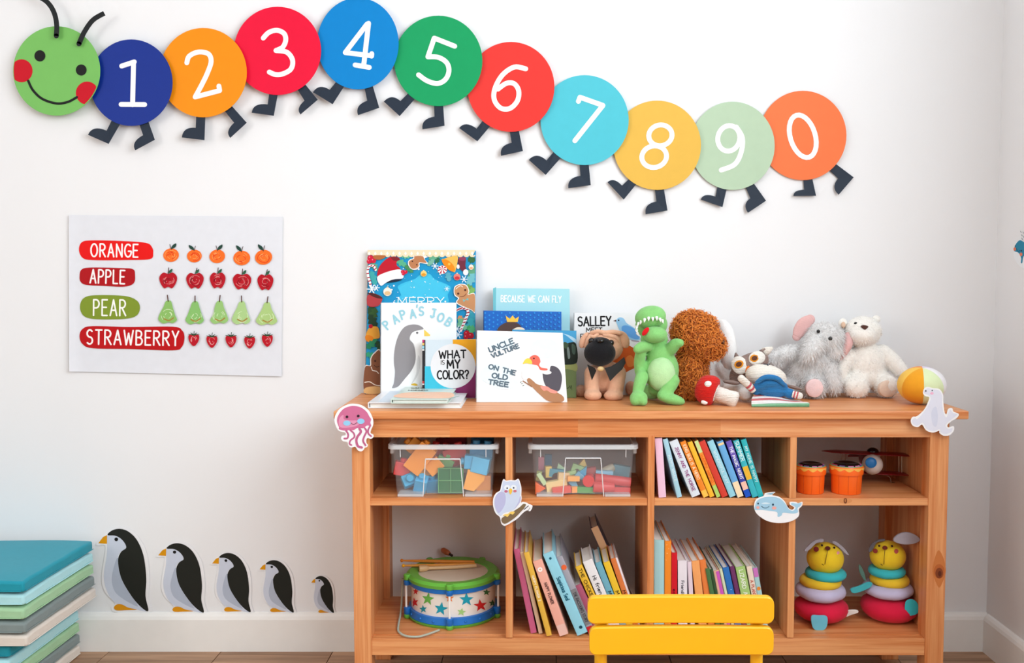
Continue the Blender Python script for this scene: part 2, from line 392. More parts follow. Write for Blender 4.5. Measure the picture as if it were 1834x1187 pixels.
def fur(o, n, length, width, mat, parent, curl=0.0, down=.3, seed=1, name='fur', spread=.5, label=None, ground=None):
    me = o.data; me.calc_loop_triangles(); org = np.array(WL[o]); q = np.random.RandomState(seed)
    nv = len(me.vertices); co = np.empty(nv * 3); me.vertices.foreach_get('co', co); co = co.reshape(-1, 3)
    nt_ = len(me.loop_triangles); tr = np.empty(nt_ * 3, int); me.loop_triangles.foreach_get('vertices', tr); tr = tr.reshape(-1, 3)
    A, B, C = co[tr[:, 0]], co[tr[:, 1]], co[tr[:, 2]]; nn = np.cross(B - A, C - A); ar = np.linalg.norm(nn, axis=1); ar[ar == 0] = 1e-12; nn /= ar[:, None]
    idx = q.choice(nt_, n, p=ar / ar.sum()); u = q.rand(n); v = q.rand(n); sw = u + v > 1; u[sw] = 1 - u[sw]; v[sw] = 1 - v[sw]
    p = A[idx] + (B - A)[idx] * u[:, None] + (C - A)[idx] * v[:, None] + org; nr = nn[idx]
    d = nr + q.randn(n, 3) * spread + np.array([0, 0, -down]); d /= np.linalg.norm(d, axis=1)[:, None]
    side = np.cross(d, q.randn(n, 3)); side /= np.linalg.norm(side, axis=1)[:, None]; side2 = np.cross(d, side)
    L = length * (.6 + .8 * q.rand(n)); S = 5 if curl else 3
    ph = q.rand(n) * 6.28; sg = np.where(q.rand(n) > .5, 1, -1)
    rows = []
    for k in range(S):
        t = k / (S - 1); a = ph + sg * t * 4.2
        off = (side * np.cos(a)[:, None] + side2 * np.sin(a)[:, None]) * curl * (L * min(1, t * 2))[:, None] if curl else 0
        ctr = p + d * (L * t)[:, None] + off + np.array([0, 0, -down * .5]) * (L * t * t)[:, None]
        w = width * (1 - .75 * t) if not curl else width * (1 - .5 * t)
        rows.append(ctr + side * w); rows.append(ctr - side * w * .5 + side2 * w * .8)
    V = np.stack(rows, 1).reshape(-1, 3); m = 2 * S
    if ground is not None: V[:, 2] = np.maximum(V[:, 2], ground + .0004)
    V[:, 1] = np.minimum(V[:, 1], -.001)
    base = np.arange(n)[:, None] * m; F = []
    for k in range(S - 1): F.append(np.concatenate([base + 2 * k, base + 2 * k + 1, base + 2 * k + 3, base + 2 * k + 2], 1))
    F = np.stack(F, 1).reshape(-1, 4); c = (V.min(0) + V.max(0)) / 2
    m2 = bpy.data.meshes.new(name); m2.from_pydata((V - c).tolist(), [], F.tolist()); m2.materials.append(mat)
    m2.polygons.foreach_set('use_smooth', [True] * len(m2.polygons))
    return tag(put(name, m2, parent, c), label, kind='stuff')
class Px:
    """shapes placed by their photo position at the depth Y0 where the thing stands"""
    def __init__(s, ox, oy, sc, Y0): s.o = (ox, oy, sc); s.Y = Y0; s.k = sc * pm(Y0)
    def pt(s, x, y, dy=0): return W(s.o[0] + x / s.o[2], s.o[1] + y / s.o[2], s.Y + dy)
    def m(s, r): return r / s.k
    def E(s, g, x, y, rx, ry, rd=None, dy=0, rot=0, nu=20, nv=12):
        rd = rd if rd is not None else min(rx, ry)
        R = Matrix.Rotation(math.radians(rot), 3, 'Y')
        return g.ball(s.pt(x, y, dy), (s.m(rx), s.m(rd), s.m(ry)), R, nu, nv)
    def T(s, g, pts, rs, n=12):
        P = [s.pt(*p) for p in pts]; R = [s.m(r) for r in (rs if isinstance(rs, (list, tuple)) else [rs] * len(pts))]
        if len(P) > 2:
            Q = spline([tuple(p) + (r,) for p, r in zip(P, R)], 5); P = [Vector(q[:3]) for q in Q]; R = [q[3] for q in Q]
        g.tube(P, R, n); g.ball(P[0], R[0], nu=12, nv=8); g.ball(P[-1], R[-1], nu=12, nv=8); return g
def disc_on(px, x, y, rx, ry, dy, c, name, parent, N=(0, -1, 0), kind='fabric', rot=0, th=.0012, bulge=.002, label=None):
    """a small domed patch facing the room"""
    g = G(); ctr = px.pt(x, y, dy); N = Vector(N).normalized(); U = Vector((1, 0, 0)); U = (U - N * U.dot(N)).normalized(); V = N.cross(U) * -1
    cr, sr = math.cos(math.radians(rot)), math.sin(math.radians(rot)); n = 20; vs = [ctr + N * bulge]; fs = []
    for i, f in enumerate((.5, .85, 1.0)):
        for k in range(n):
            a = 2 * math.pi * k / n; ex, ey = px.m(rx) * f * math.cos(a), px.m(ry) * f * math.sin(a)
            h = bulge * math.sqrt(max(0, 1 - f * f)); vs.append(ctr + U * (ex * cr - ey * sr) + V * (ex * sr + ey * cr) + N * h)
    for k in range(n): vs.append(vs[1 + 2 * n + k] - N * th)
    for k in range(n): fs.append((0, 1 + k, 1 + (k + 1) % n))
    for i in range(3):
        for k in range(n): fs.append((1 + i * n + k, 1 + (i + 1) * n + k, 1 + (i + 1) * n + (k + 1) % n, 1 + i * n + (k + 1) % n))
    g.add(vs, fs); return g.obj(name, M(c, kind), parent, smooth=True, label=label)
# ================================================================== THE ROOM
WALL = M((238, 239, 241), 'wall'); TRIM = M((244, 243, 240), 'paint')
def struct(g, name, mat, **k):
    o = g.obj(name, mat, **k); o['kind'] = 'structure'; return o
struct(G().box(XL - .1, XR + .1, 0, .1, -.02, ZC), 'wall_back', WALL)
g = G(); g.box(XR, XR + .1, WY1, 0, -.02, ZC); g.box(XR, XR + .1, YB, WY0, -.02, ZC)
g.box(XR, XR + .1, WY0, WY1, -.02, WZ0); g.box(XR, XR + .1, WY0, WY1, WZ1, ZC)
struct(g, 'wall_right', WALL)
g = G(); g.box(XL - .1, XL, VY1, 0, -.02, ZC); g.box(XL - .1, XL, YB, VY0, -.02, ZC); g.box(XL - .1, XL, VY0, VY1, -.02, WZ0); g.box(XL - .1, XL, VY0, VY1, WZ1, ZC)
struct(g, 'wall_left', WALL)
struct(G().box(XL - .1, XR + .1, YB, .1, ZC, ZC + .08), 'ceiling', WALL)
g = G()
for y0, y1, z0, z1 in ((WY0, WY0 + .05, WZ0, WZ1), (WY1 - .05, WY1, WZ0, WZ1), (WY0, WY1, WZ0, WZ0 + .05), (WY0, WY1, WZ1 - .05, WZ1), ((WY0 + WY1) / 2 - .025, (WY0 + WY1) / 2 + .025, WZ0, WZ1)):
    g.box(XR + .02, XR + .06, y0, y1, z0, z1)
struct(g, 'window_1', TRIM)
g = G()
for y0, y1, z0, z1 in ((VY0, VY0 + .05, WZ0, WZ1), (VY1 - .05, VY1, WZ0, WZ1), (VY0, VY1, WZ0, WZ0 + .05), (VY0, VY1, WZ1 - .05, WZ1), ((VY0 + VY1) / 2 - .025, (VY0 + VY1) / 2 + .025, WZ0, WZ1)):
    g.box(XL - .06, XL - .02, y0, y1, z0, z1)
struct(g, 'added_window', TRIM)  # frame bars for the added left window
# skirting boards: flat board with a rounded, stepped top
def skirting(name, pts, along):
    g = G(); g.prism(pts, along); return struct(g, name, TRIM)
prof = [(0, 0), (.014, 0), (.014, .082), (.011, .090), (.006, .096), (0, .098)]
zb = W(400, 1098, -.01).z; prof = [(a, b * zb / .098) for a, b in prof]
skirting('baseboard_back', [(XL, -a, b) for a, b in prof], (XR - XL, 0, 0))
skirting('baseboard_right', [(XR - a, YB, b) for a, b in prof], (0, -.014 - YB, 0))
skirting('baseboard_left', [(XL + a, YB, b) for a, b in prof], (0, -.014 - YB, 0))
fl = struct(G().box(XL - .1, XR + .1, YB, .1, -.05, -.012), 'floor', M((70, 50, 36), 'paint'))
FLW = wood('x', (190, 150, 118), (130, 95, 70), 'floor_oak', rough=.5, fine=.8)
pl_me = None; x = XP(200, 0, 0) - 11 * .302; i = 0
while x < XR:
    y = 0.0 - (.35 if i % 2 else 0); first = True
    while y > YB:
        y1 = max(YB, y - 1.2)
        if first and i % 2: pass
        y_top = y
        x0c, x1c = max(XL, x), min(XR, x + .302)
        if x1c - x0c > .02:
            g = G(); g.box(x0c + .0012, x1c - .0012, y1 + .0012, y_top - .0012, -.012, 0); g.obj('plank', FLW, fl)
        y = y1; first = False
    if i % 2:
        x0c, x1c = max(XL, x), min(XR, x + .302)
        if x1c - x0c > .02: g = G(); g.box(x0c + .0012, x1c - .0012, -.35 + .0012, 0, -.012, 0); g.obj('plank', FLW, fl)
    x += .302; i += 1

# ================================================================== THE CABINET
YF, YR = -.355, -.022
ZT = W(1000, 736, YF).z; ZT0 = W(1000, 751, YF).z
YC = YF + .012
ZA = W(1000, 783, YC).z; ZS = W(1000, 893, YC).z; ZS0 = W(1000, 906, YC).z; ZB = W(1000, 1143, YC).z; ZB0 = W(1000, 1174, YC).z
zm = (ZT + 0) / 2
cx = lambda p: XP(p, YC, W(1000, 850, YC).z)
XA0, XA1 = cx(630.5), cx(662); XD0, XD1 = cx(1664.5), cx(1698.5)
DIV = [(cx(905), cx(917.5)), (cx(1160.5), cx(1172.5)), (cx(1415), cx(1427))]
WX, WZ_, WY_ = wood('x'), wood('z'), wood('y')
cab = thing('shelf_unit', 'long orange pine shelf unit with eight open cubbies against the white wall', 'shelf', ((XA0 + XD1) / 2, YC, 0))
g = G(); g.box(XP(597, YF, ZT), XP(1736, YF, ZT), YF, YR + .004, ZT0, ZT); g.obj('top_board', WX, cab, bevel=.003)
for x0, x1 in ((XA0, XA1), (XD0, XD1)):
    g = G(); g.box(x0, x1, YC, YC + .046, 0, ZT0); g.obj('leg', WZ_, cab, bevel=.0015)
    g = G(); g.box(x0, x1, YR - .046, YR, 0, ZT0); g.obj('leg', WZ_, cab, bevel=.0015)
RAILS = [(XA1, cx(806), WX), (cx(806), cx(1035), wood('x', (226, 140, 78), (190, 94, 36), 'pine_dark')), (cx(1035), cx(1290), WX), (cx(1290), XD0, wood('x', (234, 172, 120), (212, 130, 74), 'pine_pale'))]
for x0, x1, wm in RAILS:                             # the rail is glued up from finger-jointed lengths
    g = G(); g.box(x0, x1, YC + .002, YC + .024, ZA, ZT0); g.obj('top_rail', wm, cab)
g = G(); g.box(XA1, XD0, YC + .002, YC + .024, ZB0, ZB - .0015); g.obj('bottom_rail', WX, cab, bevel=.001)
g = G(); g.box(XA1, XD0, YR - .02, YR, ZA, ZT0); g.obj('rear_rail', WX, cab)
for x0, x1 in ((XA0 + .008, XA1 - .016), (XD0 + .016, XD1 - .008)):
    g = G(); g.box(x0, x1, YC + .046, YR - .046, ZB0, ZT0); g.obj('side_panel', WZ_, cab)
# the bottom board, shelves and dividers
g = G(); g.box(XA0 + .012, XD1 - .012, YC + .024, YR - .03, ZB - .018, ZB); g.obj('bottom_board', WX, cab)
g = G(); g.box(DIV[1][0], DIV[1][1], YC + .001, YR - .03, ZB, ZA + .004); g.obj('divider', WZ_, cab, bevel=.001)
for x0, x1 in ((XA1 - .003, DIV[1][0]), (DIV[1][1], XD0 + .003)):
    g = G(); g.box(x0, x1, YC + .004, YR - .03, ZS0, ZS); g.obj('shelf', WX, cab, bevel=.001)
for a, b in (DIV[0], DIV[2]):
    g = G(); g.box(a, b, YC + .003, YR - .03, ZS, ZA + .004); g.obj('divider', WZ_, cab, bevel=.001)
    g = G(); g.box(a, b, YC + .003, YR - .03, ZB, ZS0); g.obj('divider', WZ_, cab, bevel=.001)
# knots in the wood
mp = lambda Y: (lambda x, y: W(x, y, Y))
a = Art(mp(YC), (0, -1, 0), cab, .0003)
a.blob([(1681, 985), (1690, 1000), (1694, 1022), (1689, 1040), (1682, 1052), (1675, 1040), (1670, 1022), (1674, 1000)], (203, 122, 66))
a.blob(oval(1682, 1023, 9.5, 13), (187, 102, 52)); a.oval(1682, 1026, 6.8, 9.5, (132, 66, 36)); a.oval(1683, 1027, 3, 5, (96, 44, 26)); a.obj('knot', 'dark knot in the pine post')
a = Art(mp(YC + .004), (0, -1, 0), cab, .0003)
a.blob(oval(1514, 896.5, 12, 4.5), (216, 146, 92)); a.oval(1514, 896.5, 3.2, 5, (122, 66, 38)); a.oval(1514, 896, 1.4, 3, (190, 120, 70)); a.obj('knot')

# ================================================================== FLOOR CUSHIONS
CU = [((28, 148, 168), 'teal'), ((176, 226, 232), 'pale aqua'), ((163, 205, 163), 'soft green'), ((128, 142, 142), 'grey'), ((222, 214, 204), 'beige')]
PL = ['on top of the whole stack', 'second from the top of the stack', 'third from the top of the stack', 'fourth from the top of the stack', 'fifth from the top, overhanging the lower five',
      'sixth from the top, first of the set-back lower five', 'seventh from the top of the stack', 'eighth from the top of the stack', 'ninth from the top of the stack', 'at the very bottom of the stack']
cyb = -.03; zt = W(167, 964, cyb).z; hgt = zt / 10
for i in range(10):
    c, nm = CU[i % 5]; z1 = zt - i * hgt; z0 = z1 - hgt
    up = i < 5
    xr = XP([167, 168.5, 168.5, 171, 173][i] if up else 143.5, cyb, .2 if up else .06) + (0 if up else 0)
    yf = -.372 + [.0, .004, -.002, -.006, -.004, .012, .006, .01, .008, .01][i]
    if i == 0: xr = XP(167, cyb, zt)
    jx = [0, .001, 0, .003, .003, 0, .001, 0, .001, 0][i]
    t = thing('floor_cushion', '%s foam floor mat %s' % (nm, PL[i]), 'cushion', ((xr - .25), -.2, z0), 'stacked foam floor mats')
    g = G(); nx, ny = 12, 9; vs = []; fs = []; q = random.Random(i); ph = [q.random() * 6 for _ in range(6)]
    X0, X1, Y0, Y1 = xr - .52, xr, yf, cyb
    def top(u, v): return -.0025 * ((abs(2 * u - 1)) ** 6 + (abs(2 * v - 1)) ** 6) + .0008 * math.sin(7 * u + ph[0]) * math.sin(6 * v + ph[1])
    for s in (1, 0):
        for a_ in range(nx + 1):
            for b_ in range(ny + 1):
                u, v = a_ / nx, b_ / ny; ed = (.0015 * math.sin(21 * v + ph[2]) if a_ == nx else 0); ef = (.0015 * math.sin(30 * u + ph[3]) if b_ == 0 else 0)
                z = (z1 - .0015 + top(u, v)) if s else (z0 + .0005 - top(u, v) * .4 * (1 if 0 < a_ < nx and 0 < b_ < ny else 0))
                vs.append((X0 + (X1 - X0) * u + ed, Y0 + (Y1 - Y0) * v + ef, z))
    k = (nx + 1) * (ny + 1); I = lambda s, a_, b_: (0 if s else k) + a_ * (ny + 1) + b_
    for a_ in range(nx):
        for b_ in range(ny):
            fs.append((I(1, a_, b_), I(1, a_ + 1, b_), I(1, a_ + 1, b_ + 1), I(1, a_, b_ + 1))); fs.append((I(0, a_, b_), I(0, a_, b_ + 1), I(0, a_ + 1, b_ + 1), I(0, a_ + 1, b_)))
    for a_ in range(nx):
        fs.append((I(1, a_, 0), I(0, a_, 0), I(0, a_ + 1, 0), I(1, a_ + 1, 0))); fs.append((I(1, a_, ny), I(1, a_ + 1, ny), I(0, a_ + 1, ny), I(0, a_, ny)))
    for b_ in range(ny):
        fs.append((I(1, 0, b_), I(1, 0, b_ + 1), I(0, 0, b_ + 1), I(0, 0, b_))); fs.append((I(1, nx, b_), I(0, nx, b_), I(0, nx, b_ + 1), I(1, nx, b_ + 1)))
    g.add(vs, fs); g.obj('cover', M(c, 'fabric', rough=.6), t, smooth=True, bevel=.006, seg=3)
    # stitched seam round the lower edge
    zz = z0 + .004; g = G()
    g.tube([(X1 - .45, Y0 - .0004, zz), (X1 - .006, Y0 - .0004, zz)], .0013, 6); g.tube([(X1 + .0006, Y0 + .006, zz), (X1 + .0006, Y1 - .004, zz)], .0013, 6)
    g.obj('seam', M(c, 'fabric', rough=.6), t, smooth=True)

# ================================================================== YELLOW CHAIR
YCH = -1.0
YEL = M((236, 176, 20), 'paint', rough=.34)
ch = thing('child_chair', 'yellow child chair with two wide back slats in front of the shelf unit', 'chair', (XP(1220, YCH, .4), YCH, 0))
def slat(px0, px1, py0, py1, lean):
    zt_, zb_ = W(1220, py0, YCH).z, W(1220, py1, YCH).z; x0, x1 = XP(px0, YCH, zt_), XP(px1, YCH, zt_)
    n = 40; r = .011; hh = (zt_ - zb_) / 2; zc = (zt_ + zb_) / 2; L = x1 - x0; vs = []; fs = []
    us = [x0 + L * (.5 - .5 * math.cos(math.pi * i / n)) for i in range(n + 1)]
    for x_ in us:
        e = min(x_ - x0, x1 - x_); h = hh if e >= r else hh - r + math.sqrt(max(0, r * r - (r - e) ** 2))
        y = YCH + lean + .004 * (1 - ((x_ - (x0 + x1) / 2) / (L / 2)) ** 2)
        for dy, dz in ((0, h - .002), (.002, h), (.012, h), (.014, h - .002), (.014, -h + .002), (.012, -h), (.002, -h), (0, -h + .002)): vs.append((x_, y + dy, zc + dz))
    for i in range(n):
        for k in range(8): fs.append((i * 8 + k, i * 8 + (k + 1) % 8, (i + 1) * 8 + (k + 1) % 8, (i + 1) * 8 + k))
    fs.append(tuple(range(7, -1, -1))); fs.append(tuple(n * 8 + k for k in range(8)))
    g = G(); g.add(vs, fs); g.obj('back_slat', YEL, ch, smooth=True)
slat(1053, 1388, 1071, 1119.5, .004); slat(1056, 1386, 1124, 1174, 0)
zsl = W(1220, 1095, YCH).z; xl, xr_ = XP(1078, YCH, .4), XP(1363, YCH, .4)
for s, x_ in ((-1, xl), (1, xr_)):
    g = G(); g.tube(spline([(x_, YCH + .034, zsl + .012), (x_, YCH + .032, .38), (x_, YCH + .03, .25), (x_ + s * .012, YCH + .075, .01)], 6), .0105, 14); g.obj('leg', YEL, ch, smooth=True)
    g = G(); g.tube(spline([(x_, YCH - .24, .262), (x_ + s * .006, YCH - .25, .15), (x_ + s * .014, YCH - .275, .01)], 6), .0105, 14); g.obj('leg', YEL, ch, smooth=True)
    g = G(); g.tube([(x_, YCH + .03, .252), (x_, YCH - .24, .262)], .009, 10); g.obj('seat_rail', YEL, ch, smooth=True)
g = G(); n = 24; r = .05; x0, x1, y0, y1 = xl - .015, xr_ + .015, YCH - .27, YCH + .012; pts = []
for cx_, cy_, a0 in ((x1 - r, y1 - r, 0), (x0 + r, y1 - r, 90), (x0 + r, y0 + r, 180), (x1 - r, y0 + r, 270)):
    pts += [(cx_ + r * math.cos(math.radians(a0 + k * 15)), cy_ + r * math.sin(math.radians(a0 + k * 15)), .272) for k in range(7)]
g.prism(pts, (0, 0, .014)); g.obj('seat', YEL, ch, bevel=.003)

# ================================================================== NUMBER CATERPILLAR ON THE WALL
cat = thing('caterpillar_garland', 'paper number caterpillar with green smiling head and ten coloured discs on the wall', 'wall decoration', W(770, 200, -.001))
ZA_, ZB_, ZC_ = (0, 0, 2.958), (540, 0, 3.162), (940, 120, 2.958)
def zz(z, p): return (z[0] + p[0] / z[2], z[1] + p[1] / z[2])
LIFT = .008
def discmap(cx, cy, R, Y):
    def mp(x, y):
        u = max(-1.15, min(1.15, (x - cx) / R)); return W(x, y, Y - LIFT * (u * .5 + .5) ** 2)
    return mp
def paper_disc(name, pts_fn, cx, cy, rx, ry, Y, c, parent, label):
    mp = discmap(cx, cy, rx, Y); g = G(); n = 64; rings = (.25, .5, .75, .9, 1.0); vs = [mp(cx, cy)]; fs = []
    for f in rings:
        for k in range(n):
            a = 2 * math.pi * k / n; vs.append(mp(cx + rx * f * math.cos(a), cy + ry * f * math.sin(a)))
    for k in range(n): fs.append((0, 1 + k, 1 + (k + 1) % n))
    for i in range(len(rings) - 1):
        for k in range(n): fs.append((1 + i * n + k, 1 + (i + 1) * n + k, 1 + (i + 1) * n + (k + 1) % n, 1 + i * n + (k + 1) % n))
    m = len(vs); b = 1 + (len(rings) - 1) * n
    vs += [Vector(v) + Vector((0, .0007, 0)) for v in vs]
    for f in list(fs): fs.append(tuple(i + m for i in reversed(f)))
    for k in range(n): fs.append((b + k, b + k + m, b + (k + 1) % n + m, b + (k + 1) % n))
    g.add(vs, fs); o = g.obj(name, M(c, 'paper', rough=.45), parent, smooth=True, label=label); return o, mp
BOOTS = {
 1: (ZA_, [[(590, 640), (565, 692), (466, 714), (575, 762), (640, 650)], [(735, 650), (758, 716), (716, 796), (820, 740), (783, 635)]]),
 2: (ZA_, [[(1040, 600), (1037, 677), (963, 728), (1083, 742), (1088, 600)], [(1180, 575), (1240, 650), (1220, 730), (1307, 650), (1218, 550)]]),
 3: (ZA_, [[(1428, 480), (1418, 553), (1333, 597), (1450, 613), (1475, 480)], [(1565, 455), (1613, 533), (1592, 606), (1683, 528), (1605, 432)]]),
 4: (ZB_, [[(205, 452), (160, 508), (65, 522), (176, 590), (252, 472)], [(354, 485), (372, 570), (320, 652), (440, 610), (400, 475)]]),
 5: (ZB_, [[(615, 517), (560, 572), (466, 575), (556, 657), (655, 545)], [(750, 580), (753, 660), (685, 732), (810, 712), (801, 580)]]),
 6: (ZB_, [[(1035, 672), (992, 728), (893, 725), (996, 800), (1080, 700)], [(1177, 730), (1190, 808), (1130, 882), (1254, 855), (1228, 725)]]),
 7: (ZB_, [[(1440, 845), (1388, 908), (1287, 905), (1383, 990), (1482, 878)], [(1573, 915), (1580, 995), (1511, 1066), (1638, 1048), (1625, 915)]]),
 8: (ZC_, [[(565, 580), (515, 628), (438, 610), (524, 702), (603, 605)], [(687, 630), (697, 712), (640, 780), (756, 760), (734, 630)]]),
 9: (ZC_, [[(1022, 622), (1010, 686), (932, 702), (1047, 742), (1073, 630)], [(1163, 620), (1195, 695), (1182, 772), (1278, 708), (1205, 605)]]),
 0: (ZC_, [[(1474, 580), (1480, 650), (1423, 683), (1543, 682), (1520, 578)], [(1600, 535), (1660, 590), (1663, 676), (1742, 584), (1633, 502)]]),
}
NUMS = {
 1: [[(645, 350), (712, 328)], [(708, 332), (703, 555)], [(642, 553), (767, 554)]],
 2: [spline([(990, 333), (1003, 298), (1050, 276), (1103, 285), (1119, 325), (1100, 385), (1070, 448), (1034, 514)], 6), [(1034, 514), (1164, 480)], [(1164, 480), (1160, 456)]],
 3: [spline([(1395, 202), (1425, 172), (1468, 161), (1505, 178), (1514, 213), (1498, 250), (1462, 268)], 6), spline([(1462, 268), (1520, 277), (1550, 318), (1542, 365), (1500, 391), (1460, 395), (1427, 382)], 6)],
 4: [[(372, 136), (248, 298), (397, 316)], [(380, 132), (352, 375)], [(304, 368), (384, 382)], [(397, 318), (398, 304)]],
 5: [[(868, 262), (752, 216), (716, 322)], spline([(716, 322), (775, 325), (822, 355), (835, 402), (815, 450), (770, 473), (712, 458), (663, 424)], 6)],
 6: [spline([(1270, 390), (1205, 380), (1138, 425), (1096, 500), (1092, 565), (1128, 612), (1180, 614), (1222, 572), (1230, 515), (1204, 474), (1160, 472), (1112, 505)], 6)],
 7: [[(1568, 574), (1577, 551), (1707, 597), (1548, 797)]],
 8: [oval(718, 362, 62, 55, -12) + oval(718, 362, 62, 55, -12)[:1], oval(685, 475, 66, 57, -12) + oval(685, 475, 66, 57, -12)[:1]],
 9: [oval(1080, 378, 58, 68, 12) + oval(1080, 378, 58, 68, 12)[:1], spline([(1120, 318), (1152, 375), (1146, 450), (1112, 515), (1040, 546)], 7)],
 0: [oval(1472, 367, 66, 116, -17) + oval(1472, 367, 66, 116, -17)[:1]],
}
DISC = [(1, 235, 148, 74, 77.5, (14, 50, 150), 'navy blue'), (2, 364, 130, 78, 80, (255, 152, 8), 'bright orange'), (3, 497, 91, 78, 79, (246, 14, 62), 'crimson'),
        (4, 641, 78, 73, 82, (0, 138, 216), 'bright blue'), (5, 785, 109, 79, 81, (24, 166, 102), 'emerald green'), (6, 915, 155.5, 78, 80.5, (242, 62, 56), 'red'),
        (7, 1047, 215, 79, 80.5, (86, 204, 222), 'turquoise'), (8, 1177, 260, 78.5, 80, (240, 192, 82), 'yellow'), (9, 1312, 261, 75.5, 79, (190, 216, 186), 'pale green'),
        (0, 1438, 242.5, 78, 80, (255, 124, 66), 'coral orange')]
BOOT = M((40, 50, 64), 'paper')
for i, (k, cx_, cy_, rx, ry, c, nm) in enumerate(DISC):
    Y = -.0205 + .0017 * i
    d, mp_ = paper_disc('body_disc', None, cx_, cy_, rx, ry, Y, dk(c, .88), cat, '%s paper disc printed with a white %d' % (nm, k))
    z = BOOTS[k][0]
    for pts in BOOTS[k][1]:
        p = [zz(z, q) for q in pts]; a_, b_, c_, d_, e_ = p
        sx, sy = d_[0] - c_[0], d_[1] - c_[1]; l = math.hypot(sx, sy); nx, ny = sy / l, -sx / l
        if (b_[0] - c_[0]) * nx + (b_[1] - c_[1]) * ny < 0: nx, ny = -nx, -ny
        hh = (b_[0] - c_[0]) * nx + (b_[1] - c_[1]) * ny; q = (c_[0] + nx * hh, c_[1] + ny * hh)
        toe = [((1 - t) ** 2 * b_[0] + 2 * t * (1 - t) * q[0] + t * t * c_[0], (1 - t) ** 2 * b_[1] + 2 * t * (1 - t) * q[1] + t * t * c_[1]) for t in [j / 8 for j in range(9)]]
        outl = [a_] + toe + [d_, e_]; yb = Y + .0012
        def bm_(x, y, yb=yb, top=min(a_[1], e_[1]), bot=max(c_[1], d_[1])): return W(x, y, yb - .007 * ((y - top) / (bot - top)) ** 2)
        g = G(); P = [bm_(*q) for q in outl]; g.prism(P, (0, .0006, 0)); g.obj('boot', BOOT, d)
    z = NUMS[k]; zt_ = BOOTS[k][0]
    a = Art(mp_, (0, -1, 0), d, .0006, .0)
    for st in z: a.stroke([zz(zt_, q) for q in st], 8.8, (250, 250, 250), step=2.5)
    a.obj('numeral')
hd, mp_ = paper_disc('head', None, 101.5, 127, 78, 80, -.0225, dk((126, 200, 102), .88), cat, 'green paper head with red cheeks and smiling mouth')
a = Art(lambda x, y: mp_(*zz(ZA_, (x, y))), (0, -1, 0), hd, .0004, .0001)
cl = lambda pts: [((300 + (x - 300) * min(1, 227 / max(1, math.hypot(x - 300, (y - 375) * .975))), 375 + (y - 375) * min(1, 227 / max(1, math.hypot(x - 300, (y - 375) * .975))))) for x, y in pts]
a.poly(cl(oval(115, 375, 58, 61)), (200, 8, 34)); a.obj('cheek'); a.poly(cl(oval(462, 493, 60, 61)), (200, 8, 34)); a.obj('cheek')
a.stroke([(150, 428), (175, 478), (225, 524), (300, 548), (360, 540), (408, 515)], 13, (22, 24, 24), curve=True, step=8); a.obj('mouth')
a.oval(212, 296, 29, 30, (22, 24, 24)); a.obj('eye'); a.oval(431, 371, 28.5, 29.5, (22, 24, 24)); a.obj('eye')
for pts in ([(298, 190), (300, 135), (290, 78), (266, 30), (228, -5), (160, -34)], [(418, 232), (447, 168), (492, 106), (552, 70)]):
    pts = spline(pts, 7); g = G(); L = []; R = []
    for i, p in enumerate(pts):
        a0, a1 = pts[max(0, i - 1)], pts[min(len(pts) - 1, i + 1)]; dx, dy = a1[0] - a0[0], a1[1] - a0[1]; l = math.hypot(dx, dy)
        L.append((p[0] - dy / l * 13, p[1] + dx / l * 13)); R.append((p[0] + dy / l * 13, p[1] - dx / l * 13))
    cap = [(pts[0][0] + 13 * math.cos(t), pts[0][1] + 13 * math.sin(t)) for t in [math.pi * j / 6 for j in range(1, 6)]]
    an = lambda q: W(*zz(ZA_, q), -.0355)
    g.prism([an(q) for q in L[::-1] + [] + R], (0, .0008, 0)); g.prism([an(q) for q in oval(pts[0][0], pts[0][1], 13, n=14)], (0, .0008, 0)); g.obj('antenna', M((30, 34, 36), 'paper'), hd)

# ================================================================== FRUIT POSTER
po = thing('fruit_poster', 'white fruit name poster with rows of drawn oranges, apples, pears and strawberries', 'poster', W(314, 530, -.001))
c4 = [(123, 385), (506, 388), (504, 674), (124, 665)]
g = G(); nx, ny = 44, 28; vs = []; fs = []
def pmap(x, y):
    u = (x - 123) / 382; v = (y - 385) / 285
    return W(x, y, -.0035 - .008 * max(0, .045 - u) / .045 * (.25 + .75 * max(0, min(1, v))) - .02 * max(0, v - .93))
for i in range(nx + 1):
    for j in range(ny + 1):
        u, v = i / nx, j / ny
        x = (c4[0][0] * (1 - u) + c4[1][0] * u) * (1 - v) + (c4[3][0] * (1 - u) + c4[2][0] * u) * v
        y = (c4[0][1] * (1 - u) + c4[1][1] * u) * (1 - v) + (c4[3][1] * (1 - u) + c4[2][1] * u) * v
        vs.append(pmap(x, y))
for i in range(nx):
    for j in range(ny): fs.append((i * (ny + 1) + j, (i + 1) * (ny + 1) + j, (i + 1) * (ny + 1) + j + 1, i * (ny + 1) + j + 1))
m = len(vs); vs += [v + Vector((0, .0006, 0)) for v in vs]; fs += [tuple(i + m for i in f[::-1]) for f in fs]
g.add(vs, fs); g.obj('sheet', M((226, 229, 236), 'paper'), po, smooth='all')
a = Art(lambda x, y: pmap(110 + x / 3.71, 370 + y / 3.71), (0, -1, 0), po, .0010, .00002)
RED, DRED, OLV, SRED = (232, 14, 12), (176, 10, 22), (128, 150, 46), (188, 8, 18)
a.blob([(118, 290), (135, 238), (200, 224), (400, 228), (560, 240), (602, 268), (611, 310), (590, 348), (450, 354), (220, 355), (145, 342)], RED); a.text('ORANGE', (197, 331), (508, 335), 84, 10.5, (250, 246, 246), gap=.3); a.obj('caption')
